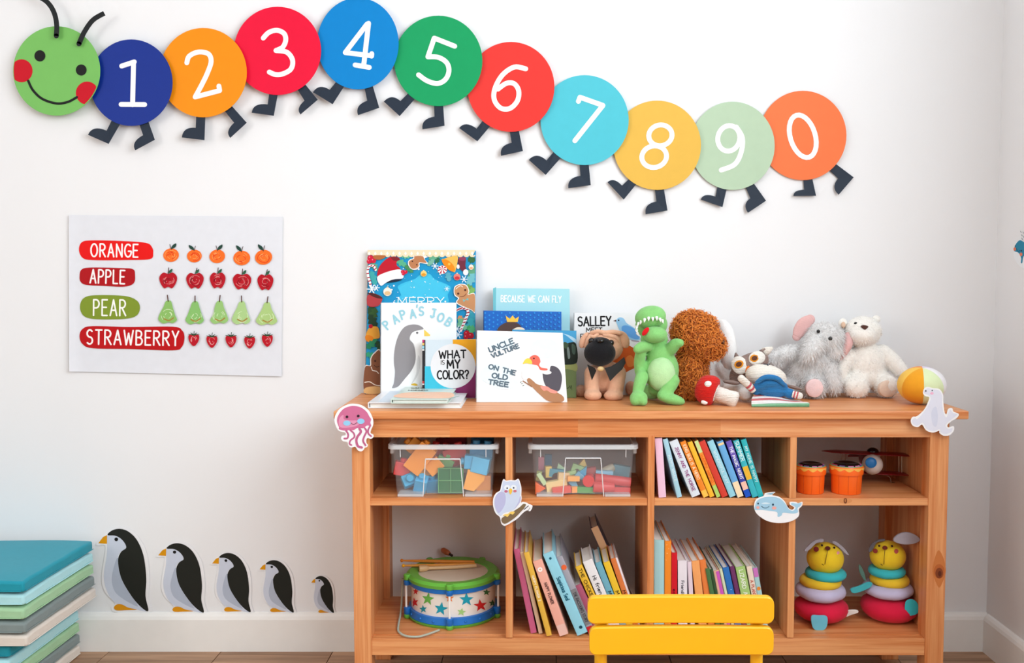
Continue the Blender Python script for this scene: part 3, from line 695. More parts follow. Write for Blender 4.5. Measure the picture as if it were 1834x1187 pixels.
a.blob([(122, 465), (135, 418), (200, 404), (400, 408), (476, 415), (490, 450), (482, 508), (420, 531), (300, 527), (170, 520), (130, 500)], DRED); a.text('APPLE', (192, 506), (420, 512), 88, 10.5, (250, 246, 246), gap=.3); a.obj('caption')
a.blob([(125, 665), (150, 607), (230, 588), (420, 593), (500, 622), (523, 670), (500, 723), (420, 745), (230, 747), (150, 725)], OLV); a.text('PEAR', (215, 722), (428, 724), 104, 10.5, (250, 250, 244), gap=.3); a.obj('caption')
a.blob([(122, 860), (142, 812), (210, 793), (450, 799), (740, 797), (803, 822), (819, 872), (800, 933), (740, 954), (450, 945), (210, 940), (142, 912)], SRED); a.text('STRAWBERRY', (170, 912), (778, 922), 94, 11, (250, 246, 246), gap=.3); a.obj('caption')
q = random.Random(3); DG = (30, 66, 56)
def scribble(cx_, cy_, rx, ry, c, n, w=3):
    for _ in range(n):
        t0 = q.random() * 6.3; r0 = q.uniform(.25, .9); sp = q.uniform(.5, 1.4)
        a.stroke([(cx_ + rx * r0 * math.cos(t0 + sp * j / 5), cy_ + ry * r0 * math.sin(t0 + sp * j / 5)) for j in range(6)], w, c, bump=False)
    a.off += a.step
for cx_, cy_, r, lf in ((730, 322, 52, 1), (885, 328, 49, -1), (1037, 330, 52, 1), (1200, 341, 56, -1), (1345, 336, 57, -1)):
    a.blob(oval(cx_, cy_, r, r * .86, q.uniform(-10, 10), 14), (246, 112, 36)); scribble(cx_, cy_ + 6, r * .8, r * .66, (228, 66, 22), 8, 5); scribble(cx_, cy_, r * .9, r * .75, (255, 176, 104), 7, 2.5)
    a.stroke([(cx_ + 2 * lf, cy_ - r * .7), (cx_ - 8 * lf, cy_ - r * 1.35)], 4, (70, 44, 44))
    a.blob([(cx_ + 2 * lf, cy_ - r * .78), (cx_ + 10 * lf, cy_ - r * 1.25), (cx_ + 34 * lf, cy_ - r * 1.5), (cx_ + 30 * lf, cy_ - r * 1.05)] if lf > 0 else [(cx_ - 4, cy_ - r * .78), (cx_ - 30, cy_ - r * 1.05), (cx_ - 36, cy_ - r * 1.5), (cx_ - 8, cy_ - r * 1.2)], DG); a.obj('orange')
for cx_, cy_, rx in ((712, 488, 58), (890, 490, 57), (1041, 488, 51), (1203, 496, 60), (1358, 500, 52)):
    a.blob([(cx_, cy_ - 42), (cx_ + rx * .55, cy_ - 50), (cx_ + rx, cy_ - 22), (cx_ + rx * .9, cy_ + 18), (cx_ + rx * .45, cy_ + 54), (cx_, cy_ + 44), (cx_ - rx * .45, cy_ + 54), (cx_ - rx * .9, cy_ + 18), (cx_ - rx, cy_ - 22), (cx_ - rx * .55, cy_ - 50)], (182, 14, 34), n=4)
    scribble(cx_, cy_, rx * .85, 42, (226, 150, 150), 13, 2.4); scribble(cx_, cy_ + 8, rx * .7, 36, (130, 8, 26), 5, 5)
    a.stroke([(cx_, cy_ - 40), (cx_ + q.choice((-8, 4, 14)), cy_ - 82)], 5, (74, 26, 34)); a.blob([(cx_ + 2, cy_ - 46), (cx_ + 10, cy_ - 66), (cx_ + 28, cy_ - 74), (cx_ + 22, cy_ - 52)], (44, 96, 70)); a.obj('apple')
for i, (cx_, cy_, w_) in enumerate(((712, 700, 62), (890, 705, 62), (1052, 702, 62), (1200, 705, 62), (1368, 710, 72))):
    sk = (-8, 0, 10, -6, 0)[i]; gc = [(140, 190, 104), (136, 192, 110), (152, 198, 120), (172, 208, 140), (172, 204, 130)][i]
    a.blob([(cx_ - 14, cy_ - 72), (cx_ + 18, cy_ - 74), (cx_ + 32, cy_ - 30), (cx_ + w_ * .8 + sk * .3, cy_ + 20), (cx_ + w_ * .95, cy_ + 52), (cx_ + w_ * .5, cy_ + 74), (cx_ + 6, cy_ + 66), (cx_ - w_ * .5, cy_ + 76), (cx_ - w_ + sk * .2, cy_ + 50), (cx_ - w_ * .75 + sk, cy_ + 10), (cx_ - 30, cy_ - 34)], gc, n=4)
    scribble(cx_, cy_ + 22, w_ * .8, 50, (222, 238, 200), 10, 2.6); a.stroke([(cx_ - 26, cy_ + 44), (cx_ + 6, cy_ + 56), (cx_ + 36, cy_ + 38)], 9, (164, 138, 62), curve=True)
    a.stroke([(cx_ + 2, cy_ - 72), (cx_ + (-4, 2, 6, 0, 8)[i], cy_ - 112)], 7, (84, 50, 44)); a.obj('pear')
for cx_, cy_ in ((884, 882), (1004, 893), (1131, 890), (1255, 898), (1372, 886)):
    a.blob([(cx_, cy_ - 36), (cx_ + 34, cy_ - 28), (cx_ + 30, cy_ + 12), (cx_, cy_ + 44), (cx_ - 30, cy_ + 12), (cx_ - 34, cy_ - 28)], (186, 16, 36), n=5); scribble(cx_, cy_, 24, 30, (240, 180, 180), 9, 2)
    for t in (-150, -120, -60, -30): a.stroke([(cx_, cy_ - 30), (cx_ + 42 * math.cos(math.radians(t)), cy_ - 24 + 24 * math.sin(math.radians(t)))], 9, (40, 72, 46), taper=lambda t: 1 - .7 * t, bump=False)
    a.stroke([(cx_, cy_ - 32), (cx_ + 3, cy_ - 56)], 4, (40, 72, 46)); a.obj('strawberry')

# ================================================================== PENGUIN STICKERS
PEN = [((506, 76, 1, 1), 'largest of the five penguin stickers, standing on the skirting board beside the cushions'), ((813, 150, .914, .841), 'second largest penguin sticker in the row along the skirting board'),
       ((1090, 200, .77, .718), 'middle-sized penguin sticker, third of five along the skirting board'), ((1333, 237, .684, .635), 'second smallest penguin sticker, fourth along the skirting board'), ((1598, 318, .457, .45), 'tiny penguin sticker, smallest of the row, nearest the shelf unit')]
for (x0, y0, sx, sy), lab in PEN:
    cv = lambda p: ((x0 + (p[0] - 506) * sx) / 2.866, 920 + (y0 + (p[1] - 76) * sy) / 2.866)
    mp_ = lambda x, y: W(*cv((x, y)), -.0015)
    t = thing('penguin_sticker', lab, 'sticker', W(*cv((640, 500)), -.0015), 'row of penguin wall stickers')
    plate('backing', spline([(494, 153), (540, 100), (600, 66), (668, 78), (720, 130), (755, 205), (768, 330), (764, 430), (780, 508), (700, 511), (590, 503), (572, 480), (590, 458), (540, 402), (522, 330), (538, 210), (540, 162), (505, 162)], 4, True), mp_, (0, -1, 0), .0008, M((240, 241, 244), 'paper'), t)
    a = Art(mp_, (0, -1, 0), t, .0011, .0001)
    a.blob([(553, 110), (595, 112), (630, 135), (648, 172), (615, 200), (607, 240), (620, 320), (665, 400), (720, 470), (752, 500), (690, 487), (600, 460), (552, 402), (534, 320), (549, 210), (551, 155)], (206, 214, 230)); a.obj('belly')
    a.blob([(606, 225), (582, 285), (575, 345), (592, 400), (640, 440), (704, 474), (700, 455), (660, 400), (624, 330)], (178, 188, 206)); a.obj('belly_shade')
    a.blob([(553, 108), (575, 85), (615, 76), (660, 90), (705, 135), (738, 215), (752, 330), (748, 420), (762, 498), (715, 468), (665, 405), (622, 325), (607, 240), (622, 195), (649, 172), (630, 135), (595, 112)], (34, 36, 32), n=5); a.obj('back')
    a.poly([(506, 150), (530, 118), (551, 108), (550, 153)], (222, 152, 12)); a.obj('beak')
    a.oval(598, 130, 9.5, None, (20, 20, 20), n=14); a.obj('eye')
    a.blob([(586, 480), (600, 464), (628, 464), (660, 480), (704, 490), (650, 493), (600, 494)], (222, 150, 20)); a.obj('foot')

# ================================================================== ANIMAL STICKERS ON THE SHELF UNIT AND THE RIGHT WALL
def sticker(name, lab, base, outline, zm_, Y, th=.0008):
    mp_ = zoom(*zm_, (0, Y, 0), (0, -1, 0)); t = thing(name, lab, 'sticker', mp_(*base))
    plate('backing', spline(outline, 4, True), mp_, (0, -1, 0), th, M((246, 247, 250), 'gloss'), t)
    return t, Art(mp_, (0, -1, 0), t, th + .0003, .0001)
t, a = sticker('jellyfish_sticker', 'pink jellyfish sticker with blue cheeks on the left corner of the top board', (560, 1000),
  [(110, 470), (130, 330), (230, 190), (400, 105), (540, 92), (700, 130), (840, 240), (915, 380), (935, 480), (925, 560), (890, 640), (875, 715), (930, 745), (935, 800), (885, 838), (815, 820), (785, 860), (790, 930), (818, 965), (800, 1012), (750, 1030), (725, 1075), (670, 1105), (600, 1075), (550, 1005), (470, 1022), (405, 985), (385, 905), (300, 890), (248, 830), (275, 770), (345, 760), (330, 700), (220, 675), (160, 610)], (590, 715, 11.867), YF - .001)
a.blob([(165, 470), (185, 350), (290, 210), (430, 148), (550, 140), (680, 175), (790, 260), (855, 370), (888, 420), (872, 490), (885, 560), (800, 555), (720, 610), (600, 605), (520, 650), (420, 652), (340, 665), (210, 635), (205, 590)], (206, 112, 152)); a.obj('bell')
a.blob([(200, 470), (230, 380), (300, 330), (310, 420), (450, 445), (600, 450), (640, 520), (520, 580), (330, 600), (220, 580)], (224, 150, 182)); a.obj('face')
for st, w_ in (([(355, 660), (400, 740), (385, 820), (320, 830)], 38), ([(445, 650), (520, 720), (530, 800), (450, 870), (430, 940), (470, 970)], 34), ([(640, 620), (670, 690), (600, 790), (575, 880), (610, 990), (690, 1020)], 50), ([(755, 610), (790, 680), (745, 780), (720, 880), (770, 975)], 38), ([(870, 560), (830, 640), (830, 720), (890, 780)], 34)):
    a.stroke(st, w_, (190, 100, 140), curve=True); a.obj('tentacle')
a.oval(375, 502, 78, 55, (150, 206, 240)); a.obj('cheek'); a.oval(672, 462, 78, 58, (150, 206, 240)); a.obj('cheek'); a.oval(377, 369, 28, None, (48, 34, 44)); a.obj('eye'); a.oval(616, 350, 28, None, (48, 34, 44)); a.obj('eye')
a.stroke([(462, 500), (500, 524), (550, 518), (592, 486)], 9, (92, 40, 66), curve=True); a.obj('mouth')

t, a = sticker('owl_sticker', 'pale lilac owl on a branch sticker at the divider between the two clear bins', (430, 1100),
  [(395, 96), (455, 130), (560, 118), (660, 122), (730, 88), (775, 190), (800, 320), (795, 440), (805, 520), (790, 620), (830, 605), (920, 625), (960, 650), (1045, 690), (1025, 770), (985, 815), (920, 795), (830, 855), (720, 970), (600, 1050), (430, 1140), (345, 1080), (318, 950), (230, 870), (180, 760), (160, 620), (180, 490), (240, 400), (320, 350), (345, 240)], (870, 850, 12.5), YC - .004)
a.blob([(400, 125), (460, 152), (560, 140), (660, 145), (722, 115), (760, 220), (775, 340), (770, 470), (740, 580), (680, 700), (600, 800), (420, 850), (330, 920), (250, 840), (200, 720), (190, 580), (230, 460), (320, 385), (365, 290), (375, 200)], (204, 216, 238)); a.obj('body')
a.blob([(345, 380), (420, 410), (448, 520), (430, 660), (360, 790), (290, 850), (230, 770), (200, 650), (210, 520), (265, 420)], (186, 188, 224)); a.blob([(770, 470), (785, 540), (750, 640), (640, 770), (690, 680), (740, 580)], (186, 188, 224)); a.obj('wing')
a.oval(480, 285, 68, 62, (232, 240, 248)); a.oval(480, 297, 18, None, (22, 30, 60)); a.obj('eye'); a.oval(625, 285, 68, 62, (232, 240, 248)); a.oval(625, 290, 18, None, (22, 30, 60)); a.obj('eye')
a.oval(455, 366, 38, 30, (196, 108, 136)); a.obj('cheek'); a.oval(655, 360, 38, 28, (206, 116, 128)); a.obj('cheek'); a.blob([(516, 340), (555, 300), (595, 335), (580, 400), (556, 436), (530, 400)], (240, 194, 74)); a.obj('beak')
a.blob([(350, 990), (400, 935), (520, 880), (640, 800), (760, 720), (840, 648), (900, 662), (860, 740), (780, 830), (660, 950), (520, 1050), (430, 1090), (370, 1060)], (126, 106, 78), n=4); a.stroke([(860, 770), (955, 690)], 16, (60, 54, 56)); a.stroke([(970, 770), (950, 790)], 10, (50, 60, 70)); a.stroke([(985, 735), (980, 752)], 10, (50, 60, 70)); a.obj('branch')
a.blob([(385, 915), (430, 878), (500, 866), (560, 820), (640, 818), (640, 850), (600, 884), (545, 868), (490, 934), (430, 912)], (244, 208, 108), n=4); a.obj('claw')

t, a = sticker('whale_sticker', 'light blue narwhal sticker with smiling face on the shelf edge at the right divider', (1400, 1040),
  [(1190, 850), (1215, 790), (1290, 758), (1310, 728), (1415, 716), (1380, 748), (1450, 765), (1510, 810), (1550, 880), (1590, 905), (1615, 880), (1570, 850), (1572, 822), (1630, 822), (1660, 835), (1700, 820), (1700, 860), (1665, 900), (1668, 960), (1620, 1010), (1530, 1040), (1430, 1045), (1320, 1020), (1230, 960), (1195, 905)], (1150, 760, 5.933), YC - .004)
a.blob([(1200, 860), (1225, 805), (1300, 772), (1400, 768), (1470, 790), (1520, 840), (1555, 895), (1600, 915), (1630, 880), (1585, 850), (1590, 832), (1640, 838), (1690, 832), (1682, 862), (1650, 890), (1655, 930), (1600, 945), (1500, 935), (1480, 965), (1440, 978), (1432, 930), (1350, 915), (1260, 905), (1200, 905)], (166, 208, 232)); a.obj('body')
a.poly([(1312, 735), (1408, 720), (1372, 746)], (150, 190, 210)); a.blob([(1265, 838), (1310, 826), (1360, 838), (1310, 844)], (214, 234, 246)); a.obj('horn')
a.oval(1229, 880, 18, 14, (240, 172, 164)); a.obj('cheek'); a.oval(1402, 885, 24, 17, (240, 172, 164)); a.obj('cheek'); a.oval(1231, 838, 8.5, 10, (40, 66, 88)); a.obj('eye'); a.oval(1389, 849, 10, 11, (40, 66, 88)); a.obj('eye'); a.stroke([(1268, 866), (1290, 882), (1320, 884), (1348, 868)], 5, (40, 70, 96), curve=True); a.obj('mouth')

t, a = sticker('seal_sticker', 'white and lilac seal sticker on the right end of the top board', (1580, 860),
  [(1515, 602), (1522, 572), (1545, 560), (1580, 568), (1622, 574), (1646, 610), (1648, 660), (1655, 720), (1668, 740), (1680, 705), (1706, 700), (1716, 722), (1750, 738), (1735, 765), (1700, 785), (1675, 810), (1682, 826), (1715, 818), (1716, 848), (1690, 876), (1650, 880), (1622, 862), (1620, 848), (1580, 860), (1535, 845), (1508, 808), (1480, 824), (1445, 812), (1434, 780), (1448, 756), (1475, 752), (1520, 712), (1548, 660), (1555, 628), (1530, 620)], (1240, 540, 3.668), YF - .0015)
a.blob([(1522, 600), (1528, 578), (1548, 568), (1580, 576), (1618, 582), (1638, 612), (1640, 660), (1648, 725), (1668, 760), (1690, 712), (1712, 730), (1738, 742), (1690, 782), (1662, 812), (1680, 836), (1706, 830), (1700, 854), (1660, 870), (1632, 858), (1622, 838), (1580, 850), (1540, 836), (1512, 795), (1478, 814), (1450, 804), (1443, 778), (1462, 764), (1480, 768), (1530, 712), (1556, 662), (1562, 625)], (226, 228, 242), n=5); a.obj('body')
a.blob([(1570, 720), (1600, 690), (1612, 760), (1600, 820), (1575, 800)], (214, 218, 236)); a.obj('flipper')
a.oval(1572, 602, 11, 8.5, (236, 178, 204)); a.obj('cheek'); a.oval(1574, 583, 4.5, None, (60, 60, 70), n=12); a.obj('eye'); a.oval(1532, 586, 4.5, 6.5, (70, 66, 74), n=12); a.obj('nose')

# a second whale sticker, on the right wall
mpw = lambda x, y: hit(1780 + x / 6.98, 350 + y / 6.98, (XR - .0005, 0, 0), Vector((1, 0, 0)))
t = thing('whale_sticker', 'teal whale sticker with water spout marks high on the right wall', 'sticker', mpw(330, 900))
plate('backing', spline([(250, 690), (270, 610), (320, 555), (370, 560), (450, 620), (520, 700), (560, 800), (500, 890), (430, 915), (350, 900), (290, 840), (255, 770)], 4, True), mpw, (-1, 0, 0), .0006, M((240, 244, 248), 'gloss'), t)
a = Art(mpw, (-1, 0, 0), t, .0009, .0001)
a.blob([(256, 690), (275, 615), (325, 560), (375, 580), (440, 640), (500, 720), (530, 800), (420, 770), (375, 760), (360, 840), (342, 840), (345, 780), (310, 715)], (36, 134, 168)); a.obj('body')
a.oval(266, 670, 16, 22, (226, 122, 88)); a.oval(345, 735, 18, 22, (226, 122, 88)); a.oval(275, 630, 7, 10, (20, 50, 80)); a.oval(350, 690, 8, 10, (20, 50, 80)); a.stroke([(285, 660), (310, 700), (335, 685)], 6, (16, 76, 110), curve=True); a.obj('face')
for p, r in (((340, 445), 20), ((352, 488), 20), ((356, 530), 24), ((372, 455), 18), ((375, 505), 20)): a.stroke([(p[0], p[1]), (p[0] + 10, p[1] + r)], 6, (96, 110, 130))
a.obj('water_spout')
# ================================================================== BOOKS ON TOP OF THE CABINET
PAGE = M((238, 236, 230), 'paper')
def facing_book(name, label, tl, tr, blx, brx, basepy, lean, thick, cover, spine=None, group='picture books standing on top of the shelf unit'):
    Y0 = FL(1000, basepy, ZT).y; a_ = math.radians(lean); z0 = ZT + .0006
    N = Vector((0, -math.cos(a_), math.sin(a_))); P = Vector((0, Y0, z0))
    TL, TR = hit(*tl, P, N), hit(*tr, P, N); BL, BR = Vector((XP(blx, Y0, z0), Y0, z0)), Vector((XP(brx, Y0, z0), Y0, z0))
    t = thing(name, label, 'book', (BL + BR) / 2, group)
    cm = M(cover, 'gloss'); sm = M(spine or cover, 'gloss'); bd = .0022; back = -N * thick; zl = lambda p, f: p
    lift = Vector((0, 0, thick * math.sin(a_)))       # the back board rests on the shelf too
    g = G(); g.prism([TL, TR, BR, BL], -N * bd); g.obj('front_cover', cm, t)
    g = G(); g.prism([p - N * (thick - bd) + (lift * 0 if i < 2 else Vector((0, 0, 0))) for i, p in enumerate((TL, TR, BR, BL))], -N * bd); g.obj('back_cover', cm, t)
    iu = (TR - TL).normalized() * .004; iv = (TL - BL).normalized() * .004
    g = G(); g.prism([TL - iv + iu * .5 - N * bd, TR - iv - iu - N * bd, BR + iv - iu - N * bd, BL + iv + iu * .5 - N * bd], -N * (thick - 2 * bd)); g.obj('pages', PAGE, t)
    g = G(); g.prism([TL, TL + iu * .5, BL + iu * .5, BL], -N * thick); g.obj('spine', sm, t)
    return t, P, N
q = random.Random(11)
# --- the big festive book
t, P, N = facing_book('picture_book', 'tall blue festive book with gingerbread men and red hat, leaning on the wall', (659, 449), (852, 448.5), 653, 850, 705.5, 4.6, .012, (0, 150, 204), (236, 214, 186))
a = Art(zoom(645, 440, 8.479, P, N), N, t, .0004, .00003)
LX = (118, 1748)
def leaf(x, y, l, w, rot, c):
    cr, sr = math.cos(math.radians(rot)), math.sin(math.radians(rot)); tp = lambda u, v: (x + u * cr - v * sr, y + u * sr + v * cr)
    pts = [(0, 0), (l * .2, w * .5), (l * .32, w * .28), (l * .5, w * .62), (l * .62, w * .3), (l * .8, w * .4), (l, 0), (l * .8, -w * .4), (l * .62, -w * .3), (l * .5, -w * .62), (l * .32, -w * .28), (l * .2, -w * .5)]
    a.poly([(max(LX[0], min(LX[1], tp(*p)[0])), tp(*p)[1]) for p in pts], c); a.obj('leaf_print')
def flake(x, y, r):
    for k in range(3): a.stroke([(x + r * math.cos(k * 1.047), y + r * math.sin(k * 1.047)), (x - r * math.cos(k * 1.047), y - r * math.sin(k * 1.047))], r * .22, (236, 246, 252), bump=False)
    a.off += a.step; a.obj('snowflake_print')
def cane(pts, w):
    d_ = spline(pts, 8); a.stroke(d_, w, (248, 240, 240))
    for i in range(2, len(d_) - 2, 5): a.stroke([(d_[i][0] - w * .4, d_[i][1] + w * .25), (d_[i + 1][0] + w * .4, d_[i + 1][1] - w * .25)], w * .45, (176, 24, 52), bump=False)
    a.off += a.step; a.obj('candy_cane_print')
def bauble(x, y, r, c, c2):
    a.oval(x, y, r, None, c); a.oval(x, y + r * .35, r * .75, r * .5, c2); a.oval(x, y - r * 1.05, r * .22, None, (230, 214, 180), n=10); a.obj('bauble_print')
a.blob([(930, 420), (1060, 430), (1140, 510), (1370, 620), (1330, 740), (1280, 900), (560, 900), (640, 720), (570, 640), (620, 580), (860, 490)], (62, 190, 228), n=4)
a.poly([(980, 380), (1150, 540), (1370, 615), (1250, 860), (1250, 900), (610, 900), (630, 760), (575, 640), (840, 500)], (70, 194, 230)); a.obj('cover_print')
for i in range(46): a.oval(q.uniform(300, 1450), q.uniform(340, 860), q.choice((4, 5, 6, 9, 14)), None, (238, 248, 252), n=9)
a.obj('snow_print')['kind'] = 'stuff'
for x, y, l, w, r, c in ((180, 240, 170, 90, 60, (98, 168, 142)), (160, 380, 240, 110, 70, (64, 168, 170)), (540, 210, 200, 100, 30, (88, 176, 138)), (620, 140, 150, 90, 10, (110, 190, 150)), (680, 300, 170, 80, 40, (70, 140, 90)), (1040, 200, 200, 90, -15, (100, 172, 138)), (1020, 300, 140, 80, -40, (120, 182, 160)), (1200, 180, 110, 70, 120, (40, 110, 80)), (1330, 400, 150, 100, 80, (90, 170, 190)), (1640, 190, 120, 110, 20, (52, 104, 62)), (1740, 280, 260, 140, 105, (96, 164, 130)), (1740, 420, 220, 130, 120, (112, 186, 196)), (1600, 600, 170, 110, 40, (106, 160, 84)), (1740, 640, 160, 110, 130, (124, 178, 96)),
                         (150, 900, 220, 150, 80, (40, 76, 44)), (240, 940, 240, 120, 110, (54, 92, 48)), (130, 1040, 240, 130, 60, (36, 66, 44)), (1640, 900, 160, 100, 60, (80, 170, 190)), (1720, 1010, 200, 150, 100, (56, 160, 180)), (1500, 1060, 150, 90, 60, (230, 150, 100)), (1480, 1120, 140, 80, 20, (120, 190, 140))): leaf(x, y, l, w, r, c)
a.poly([(116, 66), (1752, 66)] + [(1752 - 40 - 0, 150)] + [(1752 - 92 * k - 46 + 46 * math.cos(math.pi * j / 6), 140 + 34 * math.sin(math.pi * j / 6)) for k in range(17) for j in range(7)] + [(116, 140)], (242, 220, 186))
for k in range(18): a.poly([(140 + 92 * k, 88), (162 + 92 * k, 120), (140 + 92 * k, 148), (118 + 92 * k, 120)], (252, 246, 236))
a.obj('scalloped_border')
a.blob([(272, 470), (290, 330), (380, 220), (470, 170), (560, 170), (610, 210), (560, 240), (560, 300), (610, 360), (440, 400)], (190, 24, 44)); a.blob([(470, 175), (540, 165), (608, 205), (560, 232), (500, 220)], (128, 36, 44))
a.blob([(262, 480), (380, 410), (560, 362), (640, 380), (655, 490), (520, 510), (400, 560), (315, 606)], (240, 240, 246)); a.blob([(400, 560), (500, 515), (640, 510), (560, 545), (440, 560)], (30, 40, 60)); a.obj('red_hat_print')
a.blob([(730, 280), (745, 220), (810, 190), (820, 155), (960, 155), (1030, 170), (980, 200), (1030, 275), (910, 265), (905, 320), (850, 365), (770, 350)], (250, 246, 240)); a.blob([(742, 275), (755, 228), (820, 198), (830, 160), (950, 160), (975, 205), (1010, 262), (900, 255), (890, 312), (845, 350), (780, 338)], (186, 124, 84)); a.oval(795, 238, 11, None, (70, 36, 28)); a.oval(862, 290, 11, None, (70, 36, 28)); a.blob([(740, 300), (800, 350), (880, 330), (850, 362), (780, 352)], (228, 214, 208)); a.obj('gingerbread_print')
a.blob([(1240, 220), (1290, 195), (1400, 160), (1480, 160), (1480, 250), (1450, 380), (1420, 398), (1330, 340)], (240, 186, 88)); a.blob([(1244, 212), (1330, 220), (1420, 300), (1440, 385), (1370, 380), (1280, 300)], (236, 140, 24)); a.oval(1355, 280, 20, None, (250, 190, 80)); a.obj('bell_print')
a.oval(1250, 365, 72, 64, (248, 244, 244))
for k in range(7): a.poly([(1250, 350), (1250 + 70 * math.cos(k * .9), 365 + 62 * math.sin(k * .9)), (1250 + 70 * math.cos(k * .9 + .4), 365 + 62 * math.sin(k * .9 + .4))], (186, 28, 56))
a.obj('candy_print'); a.blob([(1500, 190), (1600, 180), (1600, 300), (1610, 360), (1560, 390), (1500, 310)], (112, 44, 62)); a.oval(1605, 405, 40, 46, (240, 244, 250)); a.oval(1490, 320, 22, 34, (240, 240, 246)); a.oval(1555, 200, 55, 30, (140, 60, 90)); a.obj('stocking_print')
for x, y, r in ((160, 190, 45), (205, 225, 42), (140, 240, 36), (650, 395, 28), (695, 400, 28), (660, 425, 26)): a.oval(x, y, r, None, (206, 24, 58)); a.oval(x - r * .3, y - r * .3, r * .25, None, (240, 130, 150), n=8); a.obj('berry_print')
a.blob([(210, 150), (380, 150), (380, 180), (300, 215), (220, 200)], (176, 104, 56)); a.obj('cone_print')
bauble(968, 425, 46, (246, 206, 120), (222, 150, 40)); bauble(420, 700, 64, (240, 236, 224), (228, 190, 140)); bauble(1688, 328, 38, (242, 232, 220), (226, 170, 130)); bauble(1475, 475, 52, (226, 130, 120), (200, 50, 60))
cane([(240, 370), (210, 310), (150, 310), (120, 380), (130, 480), (155, 560), (170, 630)], 34); cane([(1470, 980), (1540, 950), (1620, 960), (1640, 1030), (1600, 1110), (1570, 1190), (1530, 1290)], 40)
for x, y, r in ((1140, 310, 50), (1580, 510, 52), (180, 660, 70), (250, 640, 50), (1320, 655, 36)): flake(x, y, r)
a.blob([(1425, 700), (1440, 620), (1530, 580), (1620, 600), (1660, 690), (1650, 735), (1745, 735), (1745, 1010), (1690, 980), (1500, 900), (1460, 850), (1490, 800), (1440, 760)], (250, 246, 240)); a.blob([(1435, 700), (1450, 628), (1530, 590), (1612, 610), (1648, 690), (1640, 745), (1742, 745), (1742, 1000), (1690, 970), (1510, 890), (1475, 850), (1505, 795), (1452, 752)], (198, 142, 98)); a.oval(1492, 728, 17, None, (84, 44, 36)); a.oval(1598, 674, 17, None, (84, 44, 36)); a.stroke([(1520, 775), (1580, 765), (1612, 730)], 9, (120, 60, 44), curve=True); a.stroke([(1455, 660), (1520, 610), (1560, 625)], 9, (246, 236, 226), curve=True); a.poly([(1560, 810), (1600, 830), (1640, 790), (1650, 830), (1600, 822), (1575, 860)], (120, 190, 190)); a.obj('gingerbread_print')
a.blob([(116, 760), (220, 730), (340, 790), (300, 900), (200, 930), (116, 900)], (176, 60, 66)); a.blob([(116, 720), (240, 730), (350, 800), (240, 790)], (84, 36, 34)); a.obj('stocking_print')
for s in ('MERRY',):
    a.text(s, (575, 905), (1275, 905), 120, 13, (246, 250, 252), gap=.22)
    for x in (575, 705, 770, 890, 905, 1010, 1060, 1150): a.stroke([(x - 18, 786), (x + 22, 786)], 7, (246, 250, 252), bump=False)
a.obj('cover_title')
LX = (64, 1358); b = Art(zoom(645, 560, 6.595, P, N), N, t, a.off, .00003); a = b
a.blob([(75, 250), (110, 180), (170, 160), (220, 180), (235, 290), (180, 310), (130, 340), (75, 310)], (226, 158, 56)); a.blob([(70, 270), (130, 270), (165, 310), (110, 345), (70, 320)], (222, 128, 26)); a.oval(130, 160, 24, None, (178, 20, 40)); a.obj('bell_print')
for x, y, l, w, r, c in ((80, 420, 170, 80, -40, (40, 130, 90)), (70, 480, 140, 70, 20, (56, 160, 120)), (200, 330, 120, 70, 70, (34, 70, 44)), (1150, 120, 140, 90, 30, (120, 190, 150)), (1300, 60, 160, 110, 80, (60, 170, 180)), (1260, 170, 120, 80, 20, (70, 170, 100)), (1340, 150, 120, 80, 110, (84, 180, 120))): leaf(x, y, l, w, r, c)
a.blob([(60, 640), (120, 620), (125, 540), (170, 470), (245, 460), (245, 900), (60, 940)], (240, 232, 222)); a.blob([(60, 650), (130, 625), (135, 545), (175, 482), (245, 470), (245, 900), (60, 940)], (134, 84, 58)); a.oval(182, 568, 13, None, (70, 40, 30)); a.stroke([(170, 620), (200, 640), (230, 630)], 7, (60, 34, 28), curve=True); a.stroke([(60, 820), (120, 815), (180, 850), (240, 860)], 10, (240, 228, 214), curve=True); a.stroke([(135, 640), (150, 680), (200, 690), (222, 715)], 8, (246, 240, 232)); a.blob([(62, 890), (150, 868), (240, 878), (240, 950), (62, 950)], (222, 176, 116)); a.obj('gingerbread_print')
for x, y, r in ((1262, 245, 36), (1310, 270, 36), (1255, 285, 30)): a.oval(x, y, r, None, (190, 20, 40)); a.oval(x - 10, y - 10, 8, None, (236, 120, 130), n=8); a.obj('berry_print')
cane([(1270, 20), (1250, 80), (1220, 140), (1190, 200)], 30); flake(1150, 190, 40); flake(1160, 260, 44)
# --- grey penguin book
t, P, N = facing_book('picture_book', 'white picture book with a grey penguin on its cover', (681.5, 542), (817, 542), 681, 818, 710, 5.0, .010, (236, 240, 243))
a = Art(zoom(645, 560, 6.595, P, N), N, t, .0004, .00004)
a.blob([(590, 295), (620, 240), (680, 212), (755, 205), (758, 280), (735, 340), (742, 560), (735, 760), (690, 850), (640, 862), (480, 862), (450, 880), (520, 780), (600, 700), (650, 590), (655, 480), (640, 380)], (246, 248, 249)); a.blob([(690, 500), (712, 590), (680, 740), (600, 850), (660, 720), (670, 600)], (222, 224, 226)); a.obj('penguin_belly_print')
a.blob([(750, 190), (700, 150), (620, 138), (530, 165), (465, 245), (425, 350), (402, 480), (400, 600), (412, 700), (398, 830), (378, 888), (450, 870), (520, 790), (600, 690), (648, 590), (655, 480), (630, 370), (585, 310), (615, 235), (680, 208)], (146, 144, 148)); a.obj('penguin_back_print')
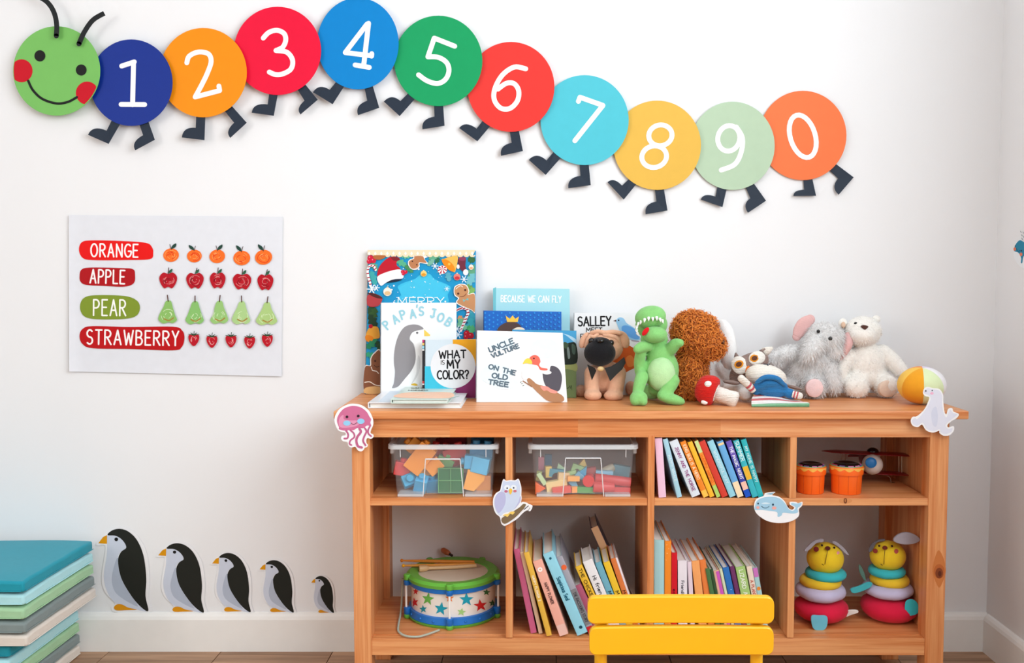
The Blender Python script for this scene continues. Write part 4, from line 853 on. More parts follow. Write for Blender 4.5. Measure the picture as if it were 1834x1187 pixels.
a.oval(674, 236, 14, None, (108, 108, 112), n=16); a.obj('penguin_eye_print'); a.poly([(754, 196), (826, 258), (826, 274), (757, 276)], (240, 206, 96)); a.blob([(600, 850), (640, 832), (680, 850), (660, 862)], (226, 184, 60)); a.obj('penguin_beak_print')
for ch_, x, y, r in (('P', 345, 180, -42), ('A', 440, 118, -28), ('P', 520, 70, -18), ('A', 630, 62, -8), ("'", 672, 10, 0), ('S', 722, 30, 2), ('J', 855, 55, 10), ('O', 935, 100, 22), ('B', 1020, 150, 34)):
    c_, s_ = math.cos(math.radians(r)), math.sin(math.radians(r)); w_ = FONT[ch_][0] * 95; a.text(ch_, (x - c_ * w_ / 2, y - s_ * w_ / 2), (x + c_ * w_ / 2, y + s_ * w_ / 2), 98, 20, (150, 206, 222))
a.obj('cover_title')
# --- colour-quiz book
t, P, N = facing_book('picture_book', 'square picture book with a white circle on four coloured quarters', (760.5, 608.5), (853.5, 607), 760.5, 853, 713.5, 6.0, .016, (206, 222, 232), (40, 40, 46))
a = Art(zoom(645, 560, 6.595, P, N), N, t, .0004, .00004)
a.poly([(1095, 316), (1370, 311), (1368, 625), (1095, 625)], (226, 160, 30)); a.poly([(764, 632), (1095, 632), (1095, 1010), (764, 1010)], (62, 186, 214)); a.poly([(1095, 625), (1367, 625), (1364, 1004), (1095, 1004)], (132, 44, 98)); a.obj('coloured_quarters_print')
a.oval(1097, 630, 265, 262, (226, 228, 232), n=48); a.obj('circle_print')
INK = (22, 22, 26)
a.text('WHAT', (935, 540), (1250, 530), 88, 17, INK); a.text('IS', (955, 610), (995, 610), 48, 8, INK); a.text('MY', (1030, 655), (1180, 650), 95, 19, INK); a.text('COLOR?', (915, 782), (1280, 775), 96, 17, INK); a.obj('cover_title')
sp = Vector((hit(756, 650, P, N).x - hit(760.5, 650, P, N).x, 0, 0)); T0, B0 = hit(760.5, 608.5, P, N), Vector((XP(760.5, P.y, P.z), P.y, P.z))
g = G(); g.prism([T0 - N * .003, T0 + sp - N * .003, B0 + sp - N * .003, B0 - N * .003], -N * .01); g.obj('rounded_spine', M((34, 34, 40), 'gloss'), t)
a = Art(zoom(645, 560, 6.595, P - N * .003, N), N, t, .0004, .00004)
for y0, y1, c in ((318, 352, (196, 60, 120)), (356, 382, (240, 200, 110)), (390, 424, (150, 214, 236)), (430, 446, (240, 240, 240)), (805, 832, (186, 60, 60)), (836, 850, (240, 224, 224))): a.poly([(735, y0), (759, y0), (759, y1), (735, y1)], c)
a.obj('spine_stripes')
# --- sky-blue book
t, P, N = facing_book('picture_book', 'tall pale aqua book with a white title line, behind the blue crown book', (883, 516), (1020, 517), 884, 1022, 706.5, 4.5, .016, (166, 222, 232), (100, 184, 196))
a = Art(zoom(840, 500, 5.162, P, N), N, t, .0004, .00004); a.poly([(222, 86), (250, 72), (246, 500), (224, 500)], (112, 192, 204)); a.obj('hinge_print'); a.text('BECAUSE WE CAN FLY', (296, 208), (852, 214), 58, 8.5, (248, 252, 253)); a.obj('cover_title')
# --- blue book with the crown
t, P, N = facing_book('picture_book', 'royal blue dotted book with a golden crown peeking above the vulture book', (865.6, 556), (1005.5, 558), 866, 1006, 710, 5.0, .013, (14, 100, 192), (10, 70, 150))
a = Art(zoom(840, 500, 5.162, P, N), N, t, .0004, .00004)
for i in range(19):
    for j in range(4): a.oval(150 + i * 38, 312 + j * 42 + (i % 2) * 21, 8.5, None, (48, 142, 220), n=10)
a.obj('dot_print')['kind'] = 'stuff'
a.blob([(262, 470), (290, 430), (340, 402), (400, 394), (460, 415), (490, 450), (500, 480), (300, 480)], (84, 64, 60)); a.blob([(400, 480), (440, 446), (500, 450), (512, 480)], (240, 226, 206)); a.obj('head_print')
a.poly([(352, 394), (340, 338), (378, 366), (404, 334), (428, 366), (462, 344), (450, 396)], (250, 194, 76)); a.obj('crown_print')
# --- painted landscape book
t, P, N = facing_book('picture_book', 'painted landscape book, blue sky over dark trees and green field', (917, 590), (1032.5, 592), 917, 1032, 712.5, 4.0, .010, (104, 124, 72))
a = Art(zoom(840, 500, 5.162, P, N), N, t, .0004, .00004)
a.poly([(400, 465), (993, 476), (993, 620), (400, 620)], (72, 158, 206)); a.blob([(860, 500), (900, 520), (960, 570), (992, 600), (992, 560), (930, 520)], (176, 214, 236)); a.obj('sky_print')
a.blob([(400, 590), (700, 570), (880, 600), (930, 585), (990, 600), (990, 780), (800, 790), (400, 790)], (30, 40, 32)); a.blob([(905, 620), (925, 640), (935, 720), (915, 730)], (120, 136, 130)); a.blob([(880, 580), (920, 600), (900, 640), (870, 620)], (64, 84, 60)); a.blob([(950, 600), (985, 620), (980, 690), (955, 680)], (70, 92, 80)); a.obj('tree_print')
a.blob([(400, 780), (900, 790), (992, 780), (992, 850), (880, 830), (400, 840)], (150, 158, 96)); a.stroke([(905, 1010), (925, 1000), (932, 985)], 5, (40, 50, 30)); a.stroke([(935, 1010), (945, 980), (950, 1020)], 4, (40, 50, 30)); a.obj('field_print')
# --- the white book behind the pug
t, P, N = facing_book('picture_book', 'white book with a blue bird and black hand-lettered name behind the pug', (1027.5, 560), (1147, 560), 1027, 1149, 707.5, 4.5, .012, (232, 236, 240), (190, 196, 202))
a = Art(zoom(1020, 540, 5.936, P, N), N, t, .0004, .00004)
a.text('SALLEY', (92, 258), (440, 252), 94, 16, INK); a.text('MEET', (178, 322), (345, 322), 44, 8, INK); a.text('F', (118, 395), (150, 395), 50, 8, INK); a.obj('cover_title')
a.blob([(495, 200), (530, 168), (575, 180), (610, 230), (700, 290), (745, 370), (740, 410), (640, 400), (580, 350), (530, 300), (505, 240)], (146, 196, 232)); a.blob([(560, 262), (620, 255), (700, 300), (745, 380), (700, 400), (610, 360), (560, 310)], (92, 156, 220)); a.obj('bird_print'); a.poly([(462, 204), (497, 192), (497, 214)], (90, 70, 80)); a.oval(522, 198, 8, None, (20, 24, 34), n=12); a.obj('bird_eye_print')
a.blob([(440, 480), (560, 460), (640, 470), (720, 540), (710, 680), (640, 730), (480, 800), (420, 700)], (206, 92, 34)); a.blob([(600, 600), (650, 570), (690, 620), (680, 680), (620, 690)], (226, 128, 60)); a.obj('fox_print'); a.stroke([(660, 414), (740, 424)], 6, (150, 120, 150)); a.obj('branch_print')
# --- vulture book
t, P, N = facing_book('picture_book', 'landscape white book with a red-headed vulture on a branch, in front', (854, 591.5), (1007.6, 596), 853, 1016, 720.5, 9.0, .018, (240, 243, 246))
a = Art(zoom(840, 500, 5.162, P, N), N, t, .0004, .00004)
for cx_, cy_, rx, ry in ((290, 590, 120, 60), (700, 640, 140, 90), (250, 880, 150, 95), (330, 960, 120, 60)): a.blob(oval(cx_, cy_, rx, ry, 0, 12), (224, 240, 248)); a.obj('cloud_print')
SL = (92, 112, 126)
a.text('UNCLE', (196, 676), (416, 588), 46, 13, SL); a.text('VULTURE', (218, 728), (464, 632), 38, 12, SL); a.text('ON THE', (180, 824), (424, 886), 40, 12, SL); a.text('OLD', (212, 908), (352, 930), 42, 13, SL); a.text('TREE', (178, 968), (360, 996), 42, 13, SL); a.obj('cover_title')
a.blob([(640, 760), (600, 790), (520, 820), (490, 860), (500, 920), (580, 930), (640, 980), (720, 1000), (760, 960), (740, 860), (700, 800)], (246, 248, 250)); a.obj('vulture_chest_print')
a.blob([(760, 800), (820, 820), (855, 880), (855, 960), (830, 1030), (760, 1030), (700, 970), (680, 868), (720, 876), (745, 850)], (86, 84, 94)); a.oval(720, 862, 42, 18, (246, 248, 250)); a.obj('vulture_wing_print')
a.blob([(560, 740), (570, 715), (610, 700), (645, 718), (660, 760), (650, 790), (668, 815), (722, 826), (718, 843), (660, 838), (635, 800), (600, 790), (575, 775)], (238, 108, 92)); a.blob([(498, 782), (520, 742), (550, 730), (578, 752), (580, 782), (530, 776)], (240, 214, 84)); a.oval(600, 732, 8, None, (50, 26, 30), n=12); a.obj('vulture_head_print')
a.blob([(540, 920), (568, 918), (620, 965), (700, 990), (780, 1030), (868, 1080), (866, 1130), (740, 1128), (650, 1060), (580, 990), (545, 955)], (176, 130, 96), n=4); a.stroke([(500, 940), (580, 992)], 9, (150, 106, 80)); a.blob([(660, 990), (720, 990), (760, 1015), (815, 1036), (805, 1054), (760, 1050), (720, 1026), (690, 1030)], (246, 154, 142), n=4)
for p in ((475, 952), (486, 966), (498, 984)): a.stroke([p, (p[0] + 9, p[1] - 4)], 6, (96, 130, 120), bump=False)
a.obj('branch_print')
# --- books lying flat
def flat_book(name, label, fx0, fx1, fy, by, z0, th, cover, gapc):
    f0, f1 = FL(fx0, fy, z0), FL(fx1, fy, z0); yb = FL(fx0, by, z0 + th).y; x0, x1, yf = f0.x, f1.x, f0.y
    t = thing(name, label, 'book', ((x0 + x1) / 2, (yf + yb) / 2, z0), 'picture books lying flat on the shelf unit'); bd = .002; cm = M(cover, 'gloss')
    g = G(); g.box(x0, x1, yf, yb, z0, z0 + bd); g.obj('back_cover', cm, t)
    g = G(); g.box(x0 + .004, x1 - .004, yf + .006, yb - .004, z0 + bd, z0 + th - bd - .0015); g.obj('pages', PAGE, t)
    g = G(); g.prism([(x0, yf, z0 + th - bd), (x0, yb, z0 + th - bd), (x0, yb, z0 + th), (x0, yf, z0 + th)], (x1 - x0, 0, 0)); g.obj('front_cover', cm, t)
    g = G(); g.box(x0, x0 + .002, yf, yb, z0 + bd, z0 + th - bd); g.obj('spine', cm, t)
    return t, x0, x1, yf, yb, z0 + th
t, x0, x1, yf, yb, zt1 = flat_book('picture_book', 'wide white book lying flat at the front left of the top board', 659, 826, 731, 698.5, ZT + .0004, .0135, (236, 239, 243), None)
a = Art(lambda x, y: (x, y, zt1), (0, 0, 1), t, .0003, .0001); W_, H_ = x1 - x0, yb - yf
a.poly([(x0 + W_ * .1, yf + H_ * .03), (x0 + W_ * .34, yf + H_ * .03), (x0 + W_ * .30, yf + H_ * .95), (x0 + W_ * .08, yf + H_ * .95)], (216, 228, 240)); a.obj('cover_panel'); a.stroke([(x0 + W_ * .88, yf + H_ * .35), (x0 + W_ * .93, yf + H_ * .5)], .004, (180, 206, 190)); a.obj('leaf_print'); a.oval(x0 + W_ * .9, yf + H_ * .78, .004, .006, (50, 54, 60)); a.obj('eye_print')
t, x0, x1, yf, yb, zt2 = flat_book('picture_book', 'small pale green book with a peach stripe lying on the flat white book', 700, 803, 722.5, 691.5, zt1 + .0006, .0105, (206, 226, 218), None)
a = Art(lambda x, y: (x, y, zt2), (0, 0, 1), t, .0003, .0001); W_, H_ = x1 - x0, yb - yf
a.blob([(x0 + W_ * .05, yf + H_ * .12), (x0 + W_ * .98, yf + H_ * .06), (x0 + W_ * .98, yf + H_ * .45), (x0 + W_ * .6, yf + H_ * .52), (x0 + W_ * .12, yf + H_ * .46)], (244, 200, 172)); a.stroke([(x0 + W_ * .3, yf + H_ * .15), (x0 + W_ * .6, yf + H_ * .35)], .004, (240, 226, 206)); a.obj('stripe_print')
c3 = Art(lambda x, y: (x, -y, zt2), (0, 0, 1), t, .0006, .0001); c3.text('SALLEY', (x0 + W_ * .14, -(yf + H_ * .80)), (x0 + W_ * .5, -(yf + H_ * .80)), .014, .0022, (40, 48, 56)); c3.text('FRIENDS', (x0 + W_ * .14, -(yf + H_ * .62)), (x0 + W_ * .5, -(yf + H_ * .62)), .012, .0022, (40, 48, 56)); c3.obj('cover_title')

# ================================================================== BOOKS ON THE SHELVES
def shelf_book(label, zm_, tl, blx, t_px, c, Y0, zs, dp, group, bands=(), text=None, tc=(40, 40, 40), ts=.5, tp=(.3, .8), dots=(), tone=None, name='book', top=True):
    ox, oy, sc = zm_; TL = W(ox + tl[0] / sc, oy + tl[1] / sc, Y0); zs = zs + .0008
    BL = Vector((XP(ox + blx / sc, Y0, zs), Y0, zs)); v = TL - BL; v.y = 0; H = v.length; v.normalize(); u = Vector((v.z, 0, -v.x))
    th = t_px / sc / pm(Y0, zs + H / 2); D = Vector((0, dp, 0)); bd = min(.0018, th * .2)
    t = thing(name, label, 'book', BL, group); cm = M(c, 'gloss'); im = M(tone or c, 'gloss')
    P_ = lambda a_, b_, d_=0: BL + u * a_ + v * b_ + Vector((0, d_, 0))
    g = G(); g.prism([P_(0, 0, .001), P_(bd, 0, .001), P_(bd, H, .001), P_(0, H, .001)], D - Vector((0, .001, 0))); g.obj('back_cover', im, t)
    g = G(); g.prism([P_(th - bd, 0, .001), P_(th, 0, .001), P_(th, H, .001), P_(th - bd, H, .001)], D - Vector((0, .001, 0))); g.obj('front_cover', im, t)
    # slightly rounded spine
    pr = [(0, .0012), (th * .15, .0003), (th * .5, 0), (th * .85, .0003), (th, .0012), (th, .003), (0, .003)]
    g = G(); g.prism([P_(a_, 0, d_) for a_, d_ in pr], v * H); g.obj('spine', cm, t)
    iw = .003; g = G(); g.prism([P_(bd, iw, .004), P_(th - bd, iw, .004), P_(th - bd, H - iw, .004), P_(bd, H - iw, .004)], D - Vector((0, .008, 0))); g.obj('pages', PAGE, t)
    mp_ = lambda x, y: P_(x / 1000, H - y / 1000); a = Art(mp_, (0, -1, 0), t, .0004, .00004); h_, w_ = H * 1000, th * 1000
    for f0, f1, bc in bands: a.poly([(w_ * .04, h_ * f0), (w_ * .96, h_ * f0), (w_ * .96, h_ * f1), (w_ * .04, h_ * f1)], bc); a.obj('spine_band')
    for f, fx, r, dc in dots: a.oval(w_ * fx, h_ * f, w_ * r, None, dc, n=16); a.obj('spine_dot')
    if text: a.text(text, (w_ * (.5 - ts / 2), h_ * tp[0]), (w_ * (.5 - ts / 2), h_ * tp[1]), w_ * ts, w_ * ts * .16 + .25, tc); a.obj('spine_title')
    return t
YU = FL(1200, 892.3, ZS).y + .004
Z3 = (1150, 760, 5.933); GU = 'books leaning in the upper cubby'
for row in (
 ('pink book upright at the left end of the upper leaning row', (135, 147), 178, 78, (240, 198, 222)),
 ('thin light blue book, second from the left in the upper row', (220, 160), 374, 52, (168, 212, 230), dict(text='HAPPY WHALE', tc=(220, 238, 246), tp=(.28, .72))),
 ('thick white book with a violet spine title in the upper row', (290, 187), 532, 92, (222, 232, 242), dict(text='JENNY AND THE HORSE', tc=(150, 70, 130), ts=.34, tp=(.12, .9))),
 ('orange book with a yellow foot beside the thick white book', (405, 193), 652, 60, (244, 138, 38), dict(bands=((.88, 1, (250, 196, 84)),), text='KING BUG IS A HERO', tc=(252, 226, 190), tp=(.06, .68))),
 ('plain yellow book in the upper leaning row', (483, 195), 722, 52, (250, 190, 50)),
 ('orange book with green ends in the upper leaning row', (553, 182), 793, 44, (248, 150, 50), dict(bands=((0, .21, (206, 226, 150)), (.79, 1, (176, 214, 110))), text='HAPPY HIPPO', tc=(240, 96, 30), tp=(.25, .74))),
 ('plain red book in the upper leaning row', (604, 190), 850, 68, (214, 62, 48)),
 ('light blue book with a pale title, right of the red one', (692, 186), 935, 68, (152, 214, 232), dict(text='WONDERFUL DAY', tc=(214, 238, 246), ts=.42, tp=(.18, .76))),
 ('mid-blue book with cream foot in the upper leaning row', (795, 190), 1015, 68, (104, 172, 226), dict(bands=((.03, .07, (246, 214, 160)), (.73, 1, (248, 224, 184))))),
 ('indigo book with white starry title and pink band', (888, 186), 1100, 62, (62, 70, 170), dict(bands=((.0, .28, (110, 90, 184)), (.73, .87, (244, 196, 176)), (.87, 1, (28, 84, 196))), text='THE MAGIC NIGHT', tc=(240, 240, 250), ts=.5, tp=(.1, .68))),
 ('turquoise book with white title and one yellow band', (968, 178), 1175, 62, (52, 182, 196), dict(bands=((.46, .69, (236, 184, 56)),), text='SUMMER', tc=(220, 244, 244), ts=.6, tp=(.02, .36))),
 ('turquoise book at the right end of the upper leaning row', (1050, 167), 1240, 56, (40, 182, 190), dict(text='MY HOME IS HAPPY', tc=(206, 240, 242), ts=.5, tp=(.12, .74))),
):
    shelf_book(row[0], Z3, row[1], row[2], row[3], row[4], YU + rnd.uniform(-.002, .002), ZS, .2, GU, **(row[5] if len(row) > 5 else {}))
Z6 = (900, 920, 4.446); GL = 'books leaning in the lower cubby beside the drum'
for row in (
 ('raspberry pink book at the left end of the lower leaning row', (88, 285), 226, 47, (204, 100, 142), -.315),
 ('thin cream book between the pink and the mustard one', (139, 308), 290, 30, (226, 200, 172), -.317),
 ('mustard yellow book with a white title, lower left row', (170, 312), 352, 42, (232, 184, 72), -.333, dict(text='HAPPY FLOWER 2', tc=(250, 240, 214), ts=.42, tp=(.28, .58))),
 ('peach pink book with a white daisy near the top', (242, 382), 455, 74, (244, 178, 160), -.333, dict(text='HAPPY FLOWER', tc=(90, 56, 56), ts=.3, tp=(.3, .58), dots=((.12, .45, .26, (250, 244, 240)), (.12, .45, .09, (240, 160, 110))), bands=((.86, 1, (240, 196, 184)),))),
 ('sky blue book with dark handwritten title and a little seal', (322, 325), 597, 86, (150, 216, 236), -.33, dict(text='Suspicious Seal', tc=(28, 96, 120), ts=.36, tp=(.3, .58), dots=((.07, .5, .12, (28, 96, 120)), (.92, .6, .16, (24, 74, 92))))),
 ('silver grey book with an orange dot and red foot', (426, 350), 690, 52, (166, 166, 178), -.325, dict(text="THE RACCOON'S STORY", tc=(60, 60, 66), ts=.42, tp=(.46, .84), dots=((.14, .55, .42, (236, 106, 60)),), bands=((.42, .88, (132, 130, 134)), (.9, 1, (204, 34, 44))))),
 ('short dusty maroon book tucked behind the grey one', (570, 580), 748, 58, (176, 88, 116), -.318),
 ('golden yellow book with a bold dark title', (580, 425), 812, 56, (240, 192, 56), -.31, dict(text='THE CHICKEN', tc=(70, 50, 20), ts=.42, tp=(.05, .5))),
 ('thick white book with a thin handwritten title', (640, 385), 872, 78, (238, 236, 238), -.31, dict(text='Hi friends, ', tc=(40, 40, 44), ts=.36, tp=(.22, .6))),
 ('dusty blue thin book among the small row of three', (737, 395), 952, 50, (112, 176, 196), -.305, dict(text='Mr.', tc=(20, 30, 44), ts=.5, tp=(.42, .52))),
 ('thin yellow book among the small row of three', (802, 392), 1003, 52, (242, 200, 52), -.303, dict(text='Mr.', tc=(70, 50, 20), ts=.5, tp=(.42, .52))),
 ('thin burnt orange book among the small row of three', (860, 362), 1056, 40, (222, 124, 64), -.30, dict(text='Mr.', tc=(60, 20, 20), ts=.55, tp=(.44, .53))),
 ('slim white book with a violet edge, right end of the lower left row', (897, 352), 1094, 18, (240, 234, 240), -.298, dict(bands=((.55, .7, (190, 90, 180)),))),
):
    shelf_book(row[0], Z6, row[1], row[2], row[3], row[4], row[5], ZB, .19 if row[5] < -.311 else .12, GL, **(row[6] if len(row) > 6 else {}))
shelf_book('tan-spined navy book standing taller behind the leaning lower row', Z6, (703, 118), 1010, 62, (232, 182, 138), -.18, ZB, .12, GL, tone=(26, 34, 84))
Z7 = (1150, 900, 5.396); GR = 'books standing behind the yellow chair'
for row in (
 ('pale aqua book, first from the left behind the chair', (119, 362), 116, 95, (170, 216, 222), -.325),
 ('thin orange book with worn spine behind the chair', (220, 370), 216, 62, (244, 142, 40), -.325, dict(dots=((.04, .3, .05, (250, 226, 190)), (.08, .6, .05, (250, 226, 190)), (.13, .35, .06, (250, 226, 190)), (.2, .2, .04, (250, 226, 190))))),
 ('short red book behind the chair', (285, 484), 283, 55, (212, 8, 36), -.325, dict(text='hed', tc=(90, 0, 20), ts=.45, tp=(.41, .5))),
 ('white book with small spaced letters behind the chair', (346, 560), 352, 88, (236, 230, 238), -.325, dict(text='Friendly', tc=(44, 44, 60), ts=.3, tp=(.27, .48))),
 ('thin lilac-white book behind the chair', (437, 572), 476, 40, (232, 214, 226), -.322),
 ('apricot orange book behind the chair', (478, 566), 560, 74, (248, 170, 104), -.322),
 ('darker orange book right of the apricot one', (552, 556), 652, 62, (236, 132, 66), -.318),
 ('mid-green glossy book behind the chair', (612, 640), 730, 40, (72, 118, 72), -.322),
 ('thin dark green book beside the mid-green one', (652, 648), 775, 34, (46, 84, 52), -.318),
 ('book with half peach, half orchid spine behind the chair', (684, 662), 812, 60, (236, 186, 160), -.316),
 ('pale green thin book behind the chair', (745, 640), 880, 28, (220, 230, 196), -.314),
 ('cobalt blue book behind the chair', (778, 632), 914, 60, (40, 116, 196), -.312, dict(dots=((.34, .6, .07, (210, 226, 246)),))),
 ('dark purple book behind the chair', (846, 622), 982, 44, (112, 52, 104), -.308),
 ('leaf green book with white lettering behind the chair', (904, 628), 1030, 90, (170, 208, 126), -.31, dict(text='LIZARD A', tc=(246, 250, 240), ts=.4, tp=(.05, .43))),
 ('cream book with red lettering behind the chair', (1010, 620), 1126, 52, (240, 222, 206), -.31, dict(text='A PLANT', tc=(196, 84, 60), ts=.5, tp=(.21, .45))),
 ('aqua and violet book with an orange dot, right end behind the chair', (1068, 634), 1182, 46, (172, 216, 220), -.308, dict(bands=((0, .14, (206, 120, 196)),), dots=((.32, .5, .4, (240, 148, 60)), (.45, .5, .34, (140, 200, 214))))),
):
    b = shelf_book(row[0], Z7, row[1], row[2], row[3], row[4], row[5], ZB, .19, GR, **(row[6] if len(row) > 6 else {}))
    if 'orchid' in row[0]:
        s = [o for o in b.children if o.name.startswith('spine')][0]
        TL = W(1150 + 684 / 5.396, 900 + 662 / 5.396, -.316); BLx = Vector((XP(1150 + 812 / 5.396, -.316, ZB), -.316, ZB)); v = (TL - BLx); H = v.length; v.normalize(); u = Vector((v.z, 0, -v.x)); th = 60 / 5.396 / pm(-.316, .2)
        a = Art(lambda x, y: BLx + u * x + v * y, (0, -1, 0), b, .0005); a.poly([(th * .45, .002), (th * .97, .002), (th * .97, H - .002), (th * .45, H - .002)], (206, 92, 190)); a.obj('spine_print')
# ================================================================== SOFT TOYS ON TOP OF THE CABINET
def base(name, label, px, py, dy=0):
    p = FL(px, py, ZT); return thing(name, label, 'soft toy', (p.x, p.y + dy, ZT), 'soft toys on top of the shelf unit')
def bead(px, x, y, r, dy, parent, c=(16, 16, 18), name='eye', rx=None):
    g = G(); px.E(g, x, y, rx or r, r, r, dy, nu=14, nv=10); return g.obj(name, M(c, 'plastic', rough=.12), parent, smooth='all')
# --- pug
TAN = M((226, 176, 146), 'plush'); BLK = M((22, 22, 26), 'plush')
t = base('pug_toy', 'tan plush pug with black muzzle and black collar', 1082, 716); p = Px(1020, 540, 5.936, -.125); g = G()
p.E(g, 385, 810, 205, 190, 170, .02); p.E(g, 375, 480, 200, 170, 150, 0)
p.T(g, [(240, 760, -.01), (235, 880, -.02), (245, 985, -.022)], [85, 78, 80]); p.T(g, [(510, 760, -.01), (495, 880, -.02), (480, 985, -.022)], [95, 88, 84])
p.E(g, 248, 992, 95, 62, 85, -.034); p.E(g, 468, 998, 104, 60, 85, -.034)
p.E(g, 125, 950, 75, 70, 70, .03); p.E(g, 650, 920, 60, 80, 70, .04); p.E(g, 370, 400, 185, 95, 130, -.005)
melt('body', g, TAN, t, .0028, 5, ground=ZT)
for pts, r in (([(235, 335, -.02), (300, 318, -.028), (380, 330, -.03), (460, 322, -.027), (540, 335, -.02)], 24), ([(220, 370, -.024), (195, 420, -.024), (180, 480, -.018)], 26), ([(300, 345, -.028), (262, 372, -.03), (225, 368, -.026)], 20), ([(370, 352, -.03), (440, 365, -.03), (500, 390, -.024), (520, 450, -.016)], 24)):
    g = G(); p.T(g, pts, r); g.obj('forehead_fold', TAN, t, smooth='all')
for x, y, rx, ry, rot in ((160, 410, 48, 92, 28), (575, 405, 58, 95, -22)):
    g = G(); p.E(g, x, y, rx, ry, 26, -.012, rot); g.obj('ear', TAN, t, smooth='all')
g = G(); p.E(g, 322, 545, 168, 140, 120, -.032); p.E(g, 330, 450, 120, 75, 90, -.03); p.E(g, 240, 420, 48, 36, 40, -.022); p.E(g, 440, 430, 48, 45, 40, -.02); melt('muzzle', g, BLK, t, .0026, 4)
bead(p, 232, 415, 30, -.034, t, (30, 26, 26)); bead(p, 440, 438, 34, -.032, t, (30, 26, 26)); bead(p, 330, 418, 24, -.050, t, name='nose', rx=38)
LEA = M((18, 18, 20), 'gloss')
for pts in ([(188, 668), (270, 705), (285, 735), (238, 838)], [(372, 706), (440, 690), (520, 640), (582, 588), (598, 650), (560, 720), (500, 775), (432, 846)]):
    g = G(); g.prism([p.pt(x, y, -.058 + .012 * abs(x - 330) / 270) for x, y in pts], (0, .003, 0)); g.obj('collar', LEA, t)
bead(p, 330, 715, 26, -.060, t, (214, 184, 130), 'button', 36)
# --- dinosaur
GRN = M((134, 200, 118), 'plush'); LGR = M((184, 226, 168), 'plush')
t = base('dinosaur_toy', 'green plush dinosaur with open toothy mouth and red tongue', 1178, 726); p = Px(1020, 540, 5.936, -.205); g = G()
p.E(g, 975, 730, 190, 235, 165, .01); p.E(g, 960, 560, 150, 130, 120, .005); p.E(g, 870, 430, 110, 90, 90, .005)
p.E(g, 860, 165, 168, 122, 140, -.004, -10); p.E(g, 870, 250, 176, 140, 110, .02, -8); p.E(g, 900, 400, 150, 95, 100, .012)
p.T(g, [(830, 470, -.02), (770, 480, -.03), (725, 505, -.034)], [62, 58, 50]); p.T(g, [(760, 540, -.015), (745, 640, -.005), (760, 740, .0)], [60, 62, 70])
p.T(g, [(1080, 500, -.01), (1130, 450, -.022), (1175, 440, -.03)], [70, 62, 44])
p.T(g, [(1130, 470, -.02), (1145, 425, -.03)], [40, 34])
p.T(g, [(770, 800, -.02), (745, 880, -.034), (725, 960, -.04)], [72, 66, 58]); p.E(g, 735, 1025, 95, 78, 95, -.052); p.E(g, 700, 1050, 55, 55, 60, -.06); p.E(g, 780, 1060, 50, 48, 60, -.06)
p.T(g, [(1095, 840, -.02), (1060, 910, -.03), (1000, 985, -.036)], [78, 72, 62]); p.E(g, 1085, 1035, 148, 58, 85, -.046, 14); p.E(g, 1000, 1000, 70, 60, 70, -.04)
p.T(g, [(980, 900, .02), (860, 960, .05), (720, 900, .07)], [110, 80, 40]); p.E(g, 960, 935, 130, 85, 110, .01)
melt('body', g, GRN, t, .0026, 5, ground=ZT)
g = G(); p.E(g, 905, 352, 135, 88, 120, -.026); g.obj('lower_jaw', GRN, t, smooth='all')
g = G(); p.E(g, 975, 770, 150, 185, 130, -.014); g.obj('belly', LGR, t, smooth='all')
for x, y, r in ((722, 335, 150), (712, 300, 165), (716, 262, 185), (735, 228, 205), (762, 205, 195), (800, 185, 190), (840, 168, 178), (885, 172, 178), (925, 165, 172), (960, 180, 165), (985, 196, 160)):
    g = G(); tip = (x + 38 * math.sin(math.radians(180 - r)), y + 38 * abs(math.cos(math.radians(r))) + 2); c0, c1 = p.pt(x, y, -.038 if x > 780 else -.024), p.pt(tip[0], tip[1], -.045 if x > 780 else -.032)
    g.tube([c0, c0.lerp(c1, .5), c1], [p.m(17), p.m(10), p.m(1)], 8); g.obj('tooth', M((246, 246, 242), 'fabric'), t, smooth='all')
g = G(); p.E(g, 808, 318, 52, 26, 22, -.046, -52); g.obj('tongue', M((214, 22, 30), 'fabric'), t, smooth='all')
# --- curly brown dog
BRN = M((228, 136, 58), 'fur'); BRD = M((196, 104, 40), 'plush')
t = base('curly_dog_toy', 'curly russet brown plush dog beside the green dinosaur', 1245, 716); p = Px(1010, 520, 4.0756, -.145); g = G()
p.E(g, 935, 310, 128, 142, 130, 0); p.E(g, 1000, 360, 110, 110, 115, -.005); p.E(g, 1075, 400, 82, 80, 85, -.02); p.E(g, 1010, 280, 90, 90, 90, .0, 20)
p.E(g, 925, 620, 100, 195, 110, .01); p.E(g, 935, 500, 90, 110, 95, .01); p.E(g, 940, 740, 115, 75, 105, -.005)
o = melt('body', g, BRD, t, .003, 3, ground=ZT); fur(o, 11000, .0125, .0019, BRN, t, curl=.5, down=.15, seed=4, spread=.55, ground=ZT, label='tight curly russet fur')
bead(p, 1160, 380, 16, -.045, t, (70, 36, 20), 'nose')
